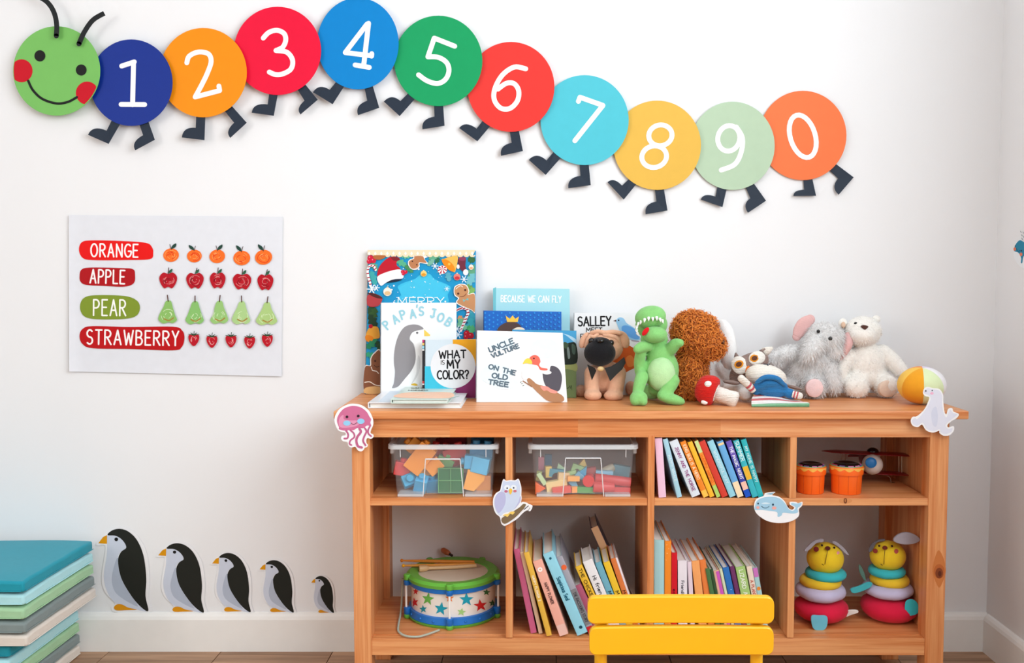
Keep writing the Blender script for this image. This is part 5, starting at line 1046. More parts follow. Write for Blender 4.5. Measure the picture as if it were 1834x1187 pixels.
# --- white rabbit behind
WHT = M((248, 247, 245), 'plush')
t = base('rabbit_toy', 'white plush rabbit with drooping ears behind the curly brown dog', 1290, 704); p = Px(1010, 520, 4.0756, -.075); g = G()
p.E(g, 1085, 590, 95, 120, 70, 0); p.E(g, 1090, 370, 105, 100, 80, .0); p.E(g, 1060, 700, 90, 60, 60, -.01); p.E(g, 1150, 690, 110, 50, 50, -.02); p.T(g, [(1150, 560, -.02), (1200, 630, -.03), (1235, 660, -.035)], [50, 45, 40])
melt('body', g, WHT, t, .003, 5, ground=ZT)
g = G(); p.T(g, [(1110, 255, 0), (1150, 240, -.005), (1185, 300, -.02), (1205, 420, -.03), (1200, 520, -.03), (1185, 560, -.028)], [18, 34, 50, 56, 52, 34]); g.obj('ear', WHT, t, smooth='all')
g = G(); p.T(g, [(1090, 270, .0), (1120, 248, .01), (1190, 330, .02), (1235, 450, .025)], [14, 26, 40, 30]); g.obj('ear', WHT, t, smooth='all')
g = G(); p.E(g, 1325, 752, 56, 52, 60, -.125); p.T(g, [(1200, 710, -.06), (1260, 720, -.09), (1325, 745, -.12)], [45, 45, 46]); melt('foot', g, WHT, t, .003, 4, ground=ZT)
# --- knitted mushroom
t = base('mushroom_toy', 'knitted red mushroom with white dots lying on its side', 1285, 726); p = Px(1010, 520, 4.0756, -.25)
d = (p.pt(1240, 795, -.02) - p.pt(1075, 735, 0)).normalized(); R = d.to_track_quat('Z', 'Y').to_matrix().to_4x4(); C = p.pt(1085, 738, 0)
prof = [(0.001, -.026 * 1.5), (.014, -.0375), (.024, -.033), (.031, -.024), (.0345, -.012), (.0345, -.002), (.031, .006), (.024, .009), (.016, .009), (.0155, .008)]
k = p.m(112) / .0345; g = G(); g.lathe([(r * k, z * k) for r, z in prof], Matrix.Translation(C) @ R, 36); g.obj('cap', M((212, 32, 26), 'knit'), t, smooth='all')
g = G(); g.lathe([(.0165 * k, .004 * k), (.0165 * k, .02 * k), (.0165 * k, .036 * k), (.0185 * k, .048 * k), (.018 * k, .055 * k), (.013 * k, .0585 * k), (.001, .059 * k)], Matrix.Translation(C) @ R, 28); g.obj('stem', M((240, 234, 226), 'knit'), t, smooth='all')
g = G(); g.torus(C + d * .007 * k, .0175 * k, .0035 * k, R.to_3x3(), 32, 8, wob=.15, seed=3); g.obj('gill_ruffle', M((244, 240, 234), 'knit'), t, smooth='all')
for x, y, rx, ry, dy, N_ in ((1052, 682, 26, 24, -.0265, (-.25, -1, .55)), (1024, 820, 24, 13, -.0225, (-.35, -1, -.75)), (1010, 745, 13, 22, -.020, (-.8, -.7, 0))):
    disc_on(p, x, y, rx, ry, dy, (246, 244, 240), 'dot', t, N_, 'knit', bulge=.004, th=.004)
# --- knitted owl
GRB = M((150, 128, 120), 'knit'); CRM = M((242, 236, 226), 'knit')
t = base('owl_toy', 'knitted owl with white eye patches and orange-ringed eyes, slumped behind the doll', 1340, 712); p = Px(1230, 570, 6.983, -.155); g = G()
p.E(g, 790, 580, 250, 140, 150, 0, -24); p.E(g, 740, 720, 190, 150, 130, .02); p.E(g, 640, 740, 110, 150, 100, .015)
melt('body', g, GRB, t, .0025, 4, ground=ZT)
Nn = (-.1, -1, .42)
disc_on(p, 660, 585, 98, 118, -.0195, (244, 240, 232), 'eye_patch', t, (-.3, -1, .3), 'knit', -24, .003, .006); disc_on(p, 880, 495, 112, 86, -.0215, (244, 240, 232), 'eye_patch', t, (.15, -1, .4), 'knit', -24, .003, .006)
for x, y, N_, e in ((652, 573, (-.3, -1, .3), 0), (848, 497, (.05, -1, .4), -.001)):
    disc_on(p, x, y, 58, 48, -.0262 + e, (236, 150, 36), 'eye_ring', t, N_, 'knit', -24, .001, .0015); disc_on(p, x, y, 38, 30, -.0278 + e, (104, 62, 44), 'pupil', t, N_, 'knit', -24, .001, .0012)
g = G(); c0, c1 = p.pt(768, 610, -.022), p.pt(735, 668, -.03); g.tube([c0, c0.lerp(c1, .6), c1], [p.m(42), p.m(28), p.m(4)], 10); g.obj('beak', M((238, 120, 30), 'knit'), t, smooth='all')
g = G(); c0, c1 = p.pt(965, 425, .0), p.pt(1075, 365, -.004); g.tube([c0, c0.lerp(c1, .5), c1], [p.m(62), p.m(46), p.m(16)], 10); g.obj('ear_tuft', CRM, t, smooth='all')
g = G(); c0, c1 = p.pt(930, 430, -.004), p.pt(985, 385, -.006); g.tube([c0, c1], [p.m(40), p.m(18)], 10); g.obj('ear_tuft', GRB, t, smooth='all')
g = G(); c0, c1 = p.pt(625, 500, 0), p.pt(612, 430, 0); g.tube([c0, c1], [p.m(40), p.m(10)], 10); g.obj('ear_tuft', GRB, t, smooth='all')
g = G(); p.E(g, 560, 800, 105, 26, 60, -.04, 8); g.obj('wing', GRB, t, smooth='all'); g = G(); p.E(g, 1330, 860, 110, 22, 40, -.02, 16); g.obj('wing', GRB, t, smooth='all')
# --- knitted doll in a blue jumper
DB = M((46, 124, 186), 'knit')
t = base('knitted_doll', 'cream knitted doll in a blue jumper lying on its back', 1375, 718); p = Px(1230, 570, 6.983, -.215); g = G()
p.E(g, 990, 725, 262, 150, 175, 0, 10); melt('head', g, CRM, t, .0026, 4, ground=ZT)
a = Art(lambda x, y: p.pt(x, y, -.0185 + .00003 * abs(x - 990) ** 1.0), (0, -.8, .6), t, .0005, .0001)
a.stroke([(968, 574), (1010, 580), (1045, 578)], 12, (60, 66, 76)); a.stroke([(1010, 580), (1030, 602)], 12, (60, 66, 76)); a.stroke([(1010, 612), (1040, 622), (1066, 618)], 10, (60, 66, 76)); 
for v in range(len(a.g.v)):
    x_, y_, z_ = a.g.v[v]; a.g.v[v] = (x_, y_ + .006, z_)
a.obj('face_stitching')
g = G(); p.E(g, 1050, 880, 215, 115, 150, -.015, 8); p.T(g, [(870, 860, -.03), (1040, 800, -.04), (1210, 850, -.03)], [52, 60, 52]); p.E(g, 1290, 940, 100, 62, 70, -.03, 22); p.E(g, 870, 900, 60, 60, 60, -.02)
melt('jumper', g, DB, t, .0025, 3, ground=ZT)
g = G(); p.T(g, [(880, 800, -.046), (960, 745, -.05), (1050, 735, -.052), (1140, 760, -.05), (1215, 830, -.042)], [26, 32, 34, 32, 26]); g.obj('collar', DB, t, smooth='all')
def arm(p0, p1, r, n=8):
    for k_ in range(n):
        g = G(); a0, a1 = [p.pt(*[q0 + (q1 - q0) * f for q0, q1 in zip(p0, p1)]) for f in (k_ / n, (k_ + 1) / n)]
        g.tube([a0, a0.lerp(a1, .5), a1], [p.m(r * .94), p.m(r), p.m(r * .94)], 14); g.obj('sleeve_band', M((206, 92, 100), 'knit') if k_ in (1, 3) else CRM, t, smooth=True)
    g = G(); g.ball(p.pt(*p1), p.m(r * .97), nu=14, nv=10); g.obj('hand', CRM, t, smooth='all')
arm((838, 900, -.03), (682, 752, -.04), 47); arm((1320, 945, -.04), (1410, 968, -.045), 44, 5)
# --- folded striped knit cloth
rows = [((985, 940), (1062, 922), (1240, 985), -.225), ((870, 962), (1060, 942), (1330, 1010), -.235), ((822, 985), (1050, 965), (1400, 1025), -.245), ((812, 1010), (1050, 992), (1450, 1038), -.255), ((808, 1035), (1060, 1020), (1490, 1046), -.265), ((810, 1055), (1070, 1045), (1515, 1050), -.274), ((812, 1074), (1090, 1062), (1534, 1058), -.281), ((813, 1092), (1100, 1085), (1535, 1074), -.288), ((818, 1104), (1100, 1100), (1525, 1088), -.289)]
t = thing('striped_cloth', 'folded red and white striped knit cloth with green hem at the front edge', 'cloth', FL(1397, 728, ZT)); q_ = Px(1230, 570, 6.983, 0); n = 24
cols = [(246, 240, 236), (214, 112, 116), (246, 240, 236), (214, 112, 116), (246, 240, 236), (246, 242, 238), (132, 186, 146), (112, 170, 130)]
grid = []
for a_, b_, c_, Y_ in rows:
    r = []
    for i in range(n + 1):
        u = i / n; x = a_[0] + (c_[0] - a_[0]) * u; um = (b_[0] - a_[0]) / (c_[0] - a_[0]); lin_ = a_[1] + (c_[1] - a_[1]) * u; bump = (b_[1] - (a_[1] + (c_[1] - a_[1]) * um)) * math.exp(-((u - um) / .28) ** 2)
        v = W(1230 + x / 6.983, 570 + (lin_ + bump) / 6.983, Y_); v.z = max(v.z, ZT + .0015); r.append(v)
    grid.append(r)
for k_ in range(8):
    g = G(); vs = grid[k_] + grid[k_ + 1]; m = n + 1; low = [Vector((v.x, v.y, ZT + .0006)) for v in vs]
    g.add(vs + low, [(i, i + 1, m + i + 1, m + i) for i in range(n)] + [(2 * m + i, 3 * m + i, 3 * m + i + 1, 2 * m + i + 1) for i in range(n)] + [(m + i, m + i + 1, 3 * m + i + 1, 3 * m + i) for i in range(n)] + [(i + 1, i, 2 * m + i, 2 * m + i + 1) for i in range(n)] + [(0, m, 3 * m, 2 * m), (n, 2 * m + n, 3 * m + n, m + n)])
    g.obj('stripe' if k_ < 6 else 'hem', M(cols[k_], 'knit'), t, smooth=True)
# --- elephant
EL = M((240, 239, 239), 'fur'); ELB = M((238, 237, 237), 'plush'); PNK = M((226, 180, 178), 'plush')
t = base('elephant_toy', 'fluffy grey plush elephant with pink ears and pink foot pad', 1460, 711); p = Px(1370, 550, 4.947, -.095); g = G()
p.E(g, 530, 285, 168, 145, 140, -.005, 12); p.E(g, 440, 330, 85, 100, 85, -.03, 30); p.T(g, [(450, 330, -.04), (400, 400, -.052), (385, 440, -.05)], [72, 62, 54]); p.E(g, 600, 380, 90, 95, 90, -.015)
p.E(g, 400, 560, 195, 175, 140, .0); p.T(g, [(300, 410, 0), (200, 410, -.005), (100, 445, -.01)], [70, 64, 58]); p.E(g, 90, 470, 62, 55, 50, -.01)
p.T(g, [(560, 530, -.02), (590, 620, -.03), (605, 690, -.034)], [72, 66, 60]); p.T(g, [(400, 640, -.01), (430, 700, -.035)], [110, 96]); p.E(g, 240, 680, 110, 75, 90, 0); p.E(g, 470, 480, 110, 90, 80, -.02)
o = melt('body', g, ELB, t, .003, 4, ground=ZT); fur(o, 16000, .0105, .00055, EL, t, down=.55, seed=8, spread=.45, ground=ZT, label='soft grey fur')
g = G(); p.T(g, [(395, 110, .01), (350, 150, .0), (310, 210, .0), (285, 260, .0)], [46, 62, 60, 40], 12); m_ = Matrix.Scale(.35, 4, (0, 1, 0)); cc = p.pt(340, 180, .004); g.v = [tuple(cc + (m_ @ (Vector(v) - cc))) for v in g.v]; g.obj('ear', PNK, t, smooth='all')
g = G(); p.T(g, [(735, 250, -.01), (735, 320, -.02), (700, 400, -.022), (668, 455, -.02)], [30, 44, 34, 18], 12); g.obj('ear', PNK, t, smooth='all')
g = G(); p.T(g, [(705, 255, -.012), (712, 300, -.014)], [14, 18], 10); g.obj('ear_fold', M((198, 132, 134), 'plush'), t, smooth='all')
disc_on(p, 440, 716, 74, 80, -.067, (240, 208, 208), 'foot_pad', t, (0, -1, .1), 'plush', bulge=.004, th=.01)
bead(p, 473, 214, 16, -.043, t); bead(p, 579, 278, 18, -.046, t)
# --- bear
BE = M((250, 244, 237), 'plush')
t = base('bear_toy', 'cream white plush bear with brown nose sitting beside the elephant', 1550, 711); p = Px(1370, 550, 4.947, -.088); g = G()
p.E(g, 870, 215, 160, 135, 130, -.004); p.E(g, 865, 245, 120, 90, 100, -.022); p.E(g, 830, 260, 110, 80, 90, -.01)
p.E(g, 895, 500, 170, 195, 130, .0); p.E(g, 900, 600, 185, 120, 130, .0); p.T(g, [(1040, 400, 0), (1120, 470, -.01), (1200, 560, -.02), (1230, 600, -.024)], [72, 74, 66, 48]); p.T(g, [(740, 420, -.005), (690, 520, -.015), (660, 640, -.02)], [64, 66, 60])
p.T(g, [(830, 640, -.01), (800, 700, -.03)], [110, 98]); p.E(g, 806, 706, 112, 96, 90, -.036, 20); p.T(g, [(1020, 660, -.01), (1080, 700, -.03)], [105, 98]); p.E(g, 1080, 700, 98, 102, 88, -.036)
o = melt('body', g, BE, t, .003, 5, ground=ZT); fur(o, 9000, .0045, .0005, M((252, 248, 243), 'fur'), t, down=.4, seed=9, spread=.6, ground=ZT, label='short cream pile')
for x, y, rx, ry in ((690, 150, 40, 52), (985, 108, 40, 36)):
    g = G(); p.E(g, x, y, rx, ry, 26, .008); g.obj('ear', BE, t, smooth='all')
disc_on(p, 694, 158, 20, 28, -.0035, (226, 192, 166), 'ear_lining', t, (-.3, -1, 0), 'plush', bulge=.003, th=.006)
disc_on(p, 1090, 722, 76, 74, -.057, (236, 214, 196), 'foot_pad', t, (.1, -1, .05), 'plush', bulge=.004, th=.012)
a = Art(lambda x, y: p.pt(x, y, -.0445), (0, -1, 0), t, .0, .0001)
g = G(); g.prism([p.pt(x, y, -.0455) for x, y in spline([(858, 172), (876, 160), (900, 162), (918, 172), (902, 192), (887, 206), (872, 192)], 4, True)], (0, .012, 0)); g.obj('nose', M((84, 54, 46), 'fabric'), t, bevel=.001)
bead(p, 804, 142, 11, -.025, t, rx=15); bead(p, 926, 135, 9, -.026, t, rx=12)
# --- patchwork ball
t = base('fabric_ball', 'soft fabric ball with orange, pale green and white panels behind the seal sticker', 1650, 724); t['category'] = 'ball'; p = Px(1370, 550, 4.947, -.24); rx, ry = p.m(207), p.m(168); C = p.pt(1388, 695, 0); C.z = ZT + ry + .0006
PC = [((238, 164, 40), 'panel'), ((222, 236, 190), 'panel'), ((240, 238, 242), 'panel'), ((214, 204, 228), 'panel'), ((240, 150, 90), 'panel'), ((246, 200, 90), 'panel')]
R = Matrix.Rotation(math.radians(-6), 3, 'Y') @ Matrix.Rotation(math.radians(18), 3, 'X')
for k_ in range(6):
    g = G(); vs = []; fs = []; m, nn = 10, 20
    for i in range(nn + 1):
        la = math.pi * i / nn
        for j in range(m + 1):
            lo_ = math.radians(-166 + k_ * 60 + 60 * j / m); e = 1 - .035 * (abs(2 * j / m - 1) ** 8)
            v = R @ Vector((math.sin(la) * math.cos(lo_) * e, math.sin(la) * math.sin(lo_) * e, math.cos(la))); vs.append(C + Vector((v.x * rx, v.y * rx * .95, v.z * ry)))
    for i in range(nn):
        for j in range(m): fs.append((i * (m + 1) + j, (i + 1) * (m + 1) + j, (i + 1) * (m + 1) + j + 1, i * (m + 1) + j + 1))
    g.add(vs, fs); g.obj('panel', M(PC[k_][0], 'fabric'), t, smooth='all')
# ================================================================== STORAGE BINS AND BLOCKS
BODY = clear_plastic('clear_bin', .065); RIM = clear_plastic('milky_rim', .5, (240, 244, 247)); LINE = clear_plastic('milky_line', .62, (244, 247, 250))
def rrect(x0, x1, y0, y1, r, z, n=4):
    o = []
    for cx_, cy_, a0 in ((x1 - r, y1 - r, 0), (x0 + r, y1 - r, 90), (x0 + r, y0 + r, 180), (x1 - r, y0 + r, 270)):
        o += [Vector((cx_ + r * math.cos(math.radians(a0 + 90 * k / n)), cy_ + r * math.sin(math.radians(a0 + 90 * k / n)), z)) for k in range(n + 1)]
    return o
def loft(g, rings, closed=False, cap0=False, cap1=False):
    n = len(rings[0]); vs = [v for r in rings for v in r]; fs = []; m = len(rings)
    for i in range(m - 1 + (1 if closed else 0)):
        j = (i + 1) % m; fs += [(i * n + k, i * n + (k + 1) % n, j * n + (k + 1) % n, j * n + k) for k in range(n)]
    if cap0: fs.append(tuple(range(n - 1, -1, -1)))
    if cap1: fs.append(tuple((m - 1) * n + k for k in range(n)))
    return g.add(vs, fs)
YBN = YC + .012
def bin_(label, pt0, pt1, pb0, pb1, arch):
    zt_, zb_ = W(800, 796, YBN).z, ZS + .0006; zl = W(800, 804, YBN).z
    x0, x1, b0, b1 = XP(pt0, YBN, zt_), XP(pt1, YBN, zt_), XP(pb0, YBN, zb_), XP(pb1, YBN, zb_); yb = YR - .055; tp = .010
    t = thing('storage_bin', label, 'storage bin', ((b0 + b1) / 2, (YBN + yb) / 2, zb_), 'clear plastic toy bins')
    ins = (x1 - x0) * .035; X0, X1 = x0 + ins, x1 - ins; w = .0014
    R = [rrect(b0, b1, YBN + tp * .6, yb - tp, .012, zb_ + .006), rrect(X0, X1, YBN, yb, .014, zl), rrect(X0 + w, X1 - w, YBN + w, yb - w, .0135, zl), rrect(b0 + w, b1 - w, YBN + tp * .6 + w, yb - tp - w, .0115, zb_ + .0075)]
    g = G(); loft(g, R, cap0=True, cap1=True); g.obj('body', BODY, t, smooth=True)
    g = G(); e = .006; loft(g, [rrect(X0 - .001, X1 + .001, YBN - .001, yb + .001, .015, zl - .001), rrect(x0 - .0005, x1 + .0005, YBN - e, yb + e, .018, zl), rrect(x0, x1, YBN - e, yb + e, .018, zt_ - .001), rrect(X0 + .001, X1 - .001, YBN + .001, yb - .001, .014, zt_)], closed=True); g.obj('rim', RIM, t, smooth=True)
    for xa, xb in ((b0, XP(arch[0], YBN, zb_)), (XP(arch[1], YBN, zb_), b1)):
        g = G(); g.box(xa + .003, xb, YBN + tp * .45, YBN + tp * .45 + .05, zb_, zb_ + .006); g.obj('foot', RIM, t, bevel=.001)
    fy = lambda z: YBN + tp * .6 * (1 - (z - zb_) / (zl - zb_)) - .001
    za = W(800, arch[4], YBN).z; A = [(XP(arch[0], YBN, zb_), zb_ + .001), (XP(arch[2], YBN, za), za), (XP(arch[3], YBN, za), za), (XP(arch[1], YBN, zb_), zb_ + .001)]
    g = G(); g.tube([(x_, fy(z_), z_) for x_, z_ in A[:2]], .0013, 6); g.tube([(x_, fy(z_), z_) for x_, z_ in A[1:3]], .0019, 6); g.tube([(x_, fy(z_), z_) for x_, z_ in A[2:]], .0013, 6); g.obj('arch_ridge', LINE, t)
    for f in (.085, .915):
        x_ = X0 + (X1 - X0) * f; g = G(); g.tube([(x_, fy(zl) - .0004, zl), (x_, fy(zl - .02) - .0004, zl - .019)], .0011, 6); g.obj('rib', LINE, t)
    for s, x_ in ((-1, X0), (1, X1)):
        g = G(); g.box(min(x_, x_ + s * .008), max(x_, x_ + s * .008), YBN + .03, YBN + .09, zl - .017, zl); g.obj('handle', RIM, t, bevel=.002)
    return t
bin_('clear plastic bin of big toy bricks in the upper left cubby', 694, 893, 709, 881, (757, 830, 762, 824, 822))
bin_('clear plastic bin of small wooden blocks in the second upper cubby', 945.5, 1143.5, 958.5, 1129.5, (1008, 1081.5, 1013, 1076, 820.5))
def rotm(r): return Euler([math.radians(v) for v in r], 'XYZ').to_matrix().to_4x4()
PB = Px(590, 690, 5.394, YBN + .03)
def toy_brick(label, x, y, dy, size, c, rot, nx=2, ny=1, wedge=False):
    C = PB.pt(x, y, dy); w, d, h = [PB.m(v * 1.2) for v in size]; Mx = Matrix.Translation(C) @ rotm(rot)
    t = thing('toy_brick', label, 'toy brick', C, 'big toy bricks in the clear bin'); m = M(c, 'plastic')
    g = G()
    if wedge: g.prism([Mx @ Vector(v) for v in ((-w / 2, -d / 2, -h / 2), (w * .1, -d / 2, -h / 2), (w / 2, -d / 2, h * .15), (w / 2, -d / 2, h / 2), (-w / 2, -d / 2, h / 2))], Mx.to_3x3() @ Vector((0, d, 0)))
    else: g.box(-w / 2, w / 2, -d / 2, d / 2, -h / 2, h / 2, Mx)
    g.obj('block', m, t, bevel=.0015)
    for i in range(nx):
        for j in range(ny):
            g = G(); r = min(w / nx, d / ny) * .33; g.lathe([(r, 0), (r, r * .85), (r * .85, r)], Mx @ Matrix.Translation((-w / 2 + w * (i + .5) / nx, -d / 2 + d * (j + .5) / ny, h / 2)), 16); g.obj('stud', m, t, smooth=True)
OR, YO, BL, TE, RD, GN = (250, 156, 52), (252, 172, 60), (72, 178, 228), (26, 142, 190), (196, 40, 44), (40, 132, 74)
toy_brick('long orange toy brick tilted at the top of its bin', 880, 700, .012, (150, 100, 250), OR, (0, 38, 0), 2, 1)
toy_brick('amber toy brick sticking out of the top of its bin', 830, 590, .05, (130, 100, 130), YO, (0, -50, 10), 1, 1)
toy_brick('small orange toy brick in the middle of its bin', 1010, 775, .02, (130, 90, 110), OR, (0, -40, 10), 1, 1)
toy_brick('peach-coloured toy brick behind the arch of its bin', 930, 830, .03, (110, 90, 90), (252, 184, 110), (0, 60, 0), 1, 1)
toy_brick('red toy brick under the rim of the left bin', 1065, 650, .06, (170, 90, 120), RD, (0, 10, 0), 2, 1)
toy_brick('crimson toy brick right of the middle of the left bin', 1215, 680, .05, (190, 100, 150), (204, 52, 56), (0, -14, 8), 2, 1)
toy_brick('dark red toy brick showing above the rim at the back', 1180, 545, .13, (260, 110, 80), (140, 20, 26), (0, -5, 0), 2, 1)
toy_brick('red toy brick in the lower left corner of the left bin', 705, 800, .02, (130, 90, 110), (214, 66, 70), (0, 12, 10), 1, 1)
toy_brick('turquoise toy brick lying at the bottom left of the bin', 775, 915, .014, (120, 95, 90), (34, 160, 206), (62, -18, 20), 1, 1)
toy_brick('light blue round-studded toy brick beside the arch of the bin', 885, 950, .01, (100, 90, 130), BL, (30, 14, 0), 1, 1)
toy_brick('deep turquoise toy brick behind the arch of the bin', 1005, 955, .025, (130, 90, 120), TE, (20, -10, 0), 1, 1)
toy_brick('pale green toy brick above the green waffle plate', 1110, 760, .04, (140, 90, 120), (120, 176, 110), (0, 25, 0), 1, 1)
toy_brick('bright blue toy brick at the right side of the left bin', 1465, 765, .008, (140, 110, 130), (96, 190, 234), (0, 12, -8), 0, 1)
toy_brick('blue toy brick just under the rim on the right', 1470, 635, .045, (190, 100, 120), (70, 150, 196), (0, 4, 0), 2, 1)
toy_brick('dark blue toy brick poking above the rim on the right', 1480, 555, .11, (190, 100, 110), (20, 92, 136), (0, 0, 0), 2, 1)
toy_brick('light blue stud brick lying on its side at the right', 1360, 735, .012, (110, 90, 90), (84, 182, 230), (0, -86, 0), 1, 1)
toy_brick('apricot wedge-shaped toy brick in the right corner of the bin', 1405, 915, .010, (150, 95, 165), (252, 174, 78), (0, 14, 0), 0, 0, True)
toy_brick('orange toy brick in the far right bottom corner of the bin', 1490, 960, .03, (120, 100, 170), (246, 166, 92), (0, 0, 0), 1, 1)
# green waffle plate seen from below
C = PB.pt(1172, 918, .004); s_ = PB.m(122); m = M((36, 116, 66), 'plastic'); t = thing('toy_plate', 'square green waffle plate with pale ridges standing in the left bin', 'toy brick', C)
g = G(); g.box(C.x - s_, C.x + s_, C.y, C.y + .012, C.z - s_, C.z + s_); g.obj('plate', m, t, bevel=.001)
lm = M((112, 186, 118), 'plastic')
for a0, a1, b0, b1 in ((-1, 1, -1, -.96), (-1, 1, .96, 1), (-1, -.96, -1, 1), (.96, 1, -1, 1), (-1, 1, -.02, .02), (-.02, .02, -1, 1)):
    g = G(); g.box(C.x + a0 * s_, C.x + a1 * s_, C.y - .003, C.y, C.z + b0 * s_, C.z + b1 * s_); g.obj('ridge', lm, t)
# small wooden blocks
PS = Px(880, 760, 5.933, YBN + .03)
def wood_block(label, shape, x, y, dy, size, c, rot=(0, 0, 0)):
    C = PS.pt(x, y, dy); w, d, h = [PS.m(v * 1.1) for v in size]; Mx = Matrix.Translation(C) @ rotm(rot); g = G()
    if shape == 'box': g.box(-w / 2, w / 2, -d / 2, d / 2, -h / 2, h / 2, Mx)
    elif shape == 'cyl': g.lathe([(h / 2 * .94, -w / 2), (h / 2, -w / 2 + .001), (h / 2, w / 2 - .001), (h / 2 * .94, w / 2)], Mx @ Matrix.Rotation(math.pi / 2, 4, 'Y'), 24)
    elif shape == 'tri': g.prism([Mx @ Vector(v) for v in ((-w / 2, -d / 2, -h / 2), (w / 2, -d / 2, -h / 2), (0, -d / 2, h / 2))], Mx.to_3x3() @ Vector((0, d, 0)))
    else: g.prism([Mx @ Vector((px_, -d / 2, pz_)) for px_, pz_ in [(-w / 2, -h / 2), (-w / 2, h / 2), (w / 2, h / 2), (w / 2, -h / 2)] + [(w * .28 * math.cos(math.pi * k / 8), -h / 2 + h * .6 * math.sin(math.pi * k / 8)) for k in range(9)]], Mx.to_3x3() @ Vector((0, d, 0)))
    o = g.obj('wooden_block', M(c, 'paint'), None, smooth=(shape == 'cyl'), bevel=.0008 if shape != 'cyl' else 0)
    tag(o, label, 'toy block', 'small wooden blocks in the clear bin')
for r in (
 ('orange triangular wooden block in the left corner of its bin', 'tri', 522, 672, .004, (120, 80, 100), (244, 104, 40), (0, 90, 0)),
 ('cream wooden block at the bottom left of the bin', 'box', 690, 655, .012, (210, 70, 120), (240, 214, 150), (0, -8, 12)),
 ('coral red flat wooden block at the bottom left', 'box', 745, 695, .0, (180, 60, 66), (226, 84, 72), (0, -5, 8)),
 ('orange wooden cube beside the arch at the bottom', 'box', 880, 690, .006, (62, 60, 58), (248, 166, 84), (0, 0, 14)),
 ('small orange wooden block above the orange cube', 'box', 870, 572, .01, (120, 60, 50), (248, 176, 92), (0, 3, 10)),
 ('green wooden disc lying flat under the arch', 'box', 1000, 690, .008, (180, 80, 60), (92, 166, 92), (0, 0, -6)),
 ('sky blue arched wooden block behind the orange cube', 'arch', 920, 595, .02, (150, 60, 120), (116, 178, 212), (0, -50, 0)),
 ('red wooden cylinder seen end-on under the arch', 'cyl', 1040, 592, .012, (110, 110, 116), (226, 42, 40), (0, 0, 78)),
 ('long red wooden cylinder on the right of the bin', 'cyl', 1290, 592, .010, (350, 90, 96), (206, 62, 64), (0, 7, 0)),
 ('short red wooden cylinder below the long one', 'cyl', 1190, 665, .002, (205, 95, 104), (212, 66, 66), (0, 4, 8)),
 ('red wooden slab in the right bottom corner of the bin', 'box', 1385, 695, .006, (165, 70, 62), (212, 70, 70), (0, 2, 0)),
 ('light blue wooden slat resting above the red cylinders', 'box', 1200, 508, .03, (170, 60, 36), (150, 204, 232), (0, 3, 0)),
 ('grey-blue wooden block at the right rear of the bin', 'box', 1380, 490, .06, (170, 80, 110), (110, 160, 178), (0, 10, 0)),
 ('beige wooden cylinder behind the light blue slat', 'cyl', 1240, 478, .05, (120, 80, 80), (196, 190, 168), (0, -20, 20)),
 ('mint green wooden slat leaning at the left side', 'box', 535, 575, .006, (40, 60, 130), (196, 222, 170), (0, -32, 0)),
 ('olive wooden block at the left edge of the bin', 'box', 505, 545, .02, (50, 60, 90), (176, 186, 110), (0, 8, 0)),
 ('yellow upright wooden block left of the centre', 'box', 605, 500, .03, (62, 60, 110), (228, 196, 110), (0, 0, 10)),
 ('teal arched wooden block left of the arch', 'arch', 695, 515, .03, (150, 60, 80), (84, 152, 178), (0, 8, 0)),
 ('pale green triangular wooden block on the pile', 'tri', 725, 448, .045, (110, 60, 80), (186, 214, 176), (0, -18, 0)),
 ('buff wooden block in the centre left of the pile', 'box', 765, 555, .02, (110, 70, 90), (232, 200, 150), (0, 4, 10)),
 ('sage green arched wooden block in the centre', 'arch', 915, 475, .035, (120, 60, 90), (160, 194, 140), (0, 20, 0)),
 ('light green flat wooden block in the centre', 'box', 845, 512, .03, (110, 60, 40), (176, 206, 146), (0, -12, 0)),
 ('blue triangular wooden block in the centre of the pile', 'tri', 990, 482, .028, (80, 60, 90), (86, 168, 206), (0, 30, 0)),
 ('dusty red wooden block right of the centre', 'box', 1060, 495, .035, (100, 70, 80), (176, 84, 84), (0, -8, 0)),
 ('straw yellow triangular wooden block on the top of the pile', 'tri', 975, 415, .05, (130, 60, 110), (226, 196, 120), (0, 12, 0)),
 ('pink upright wooden block at the rear left', 'box', 530, 410, .06, (56, 60, 130), (206, 140, 160), (0, 0, 0)),
 ('slate blue upright wooden block at the rear left', 'box', 605, 385, .08, (70, 60, 130), (92, 130, 160), (0, 0, 0)),
): wood_block(*r)

# ================================================================== TOY DRUM AND ITS STICKS
R_ = 77 / pm(-.24, .25); YD = FL(805, 1127, ZB).y + R_ * 1.1; XD = XP(804.5, YD - R_, .25)
z0 = ZB + .0006; z1 = W(805, 1046, YD - R_ * 1.08).z
DM = Matrix.Translation((XD, YD, 0)); H = z1 - z0
dr = thing('toy_drum', 'toy drum with coloured stars and blue and green hoops in the lower left cubby', 'toy drum', (XD, YD, z0))
g = G(); g.lathe([(R_, z0 + .012), (R_, z1 - .012)], DM, 64); g.obj('shell', M((240, 236, 228), 'gloss'), dr, smooth=True)
DB_, DG_ = M((16, 112, 200), 'plastic'), M((104, 186, 70), 'plastic')
g = G(); g.lathe([(R_, z1 - .027), (R_ * 1.06, z1 - .026), (R_ * 1.075, z1 - .014), (R_ * 1.0, z1 - .013)], DM, 64, True); g.obj('upper_hoop', DB_, dr, smooth=True)
g = G(); g.lathe([(R_, z0 + .025), (R_ * 1.06, z0 + .024), (R_ * 1.09, z0 + .008), (R_, z0 + .007)], DM, 64, True); g.obj('lower_hoop', DB_, dr, smooth=True)
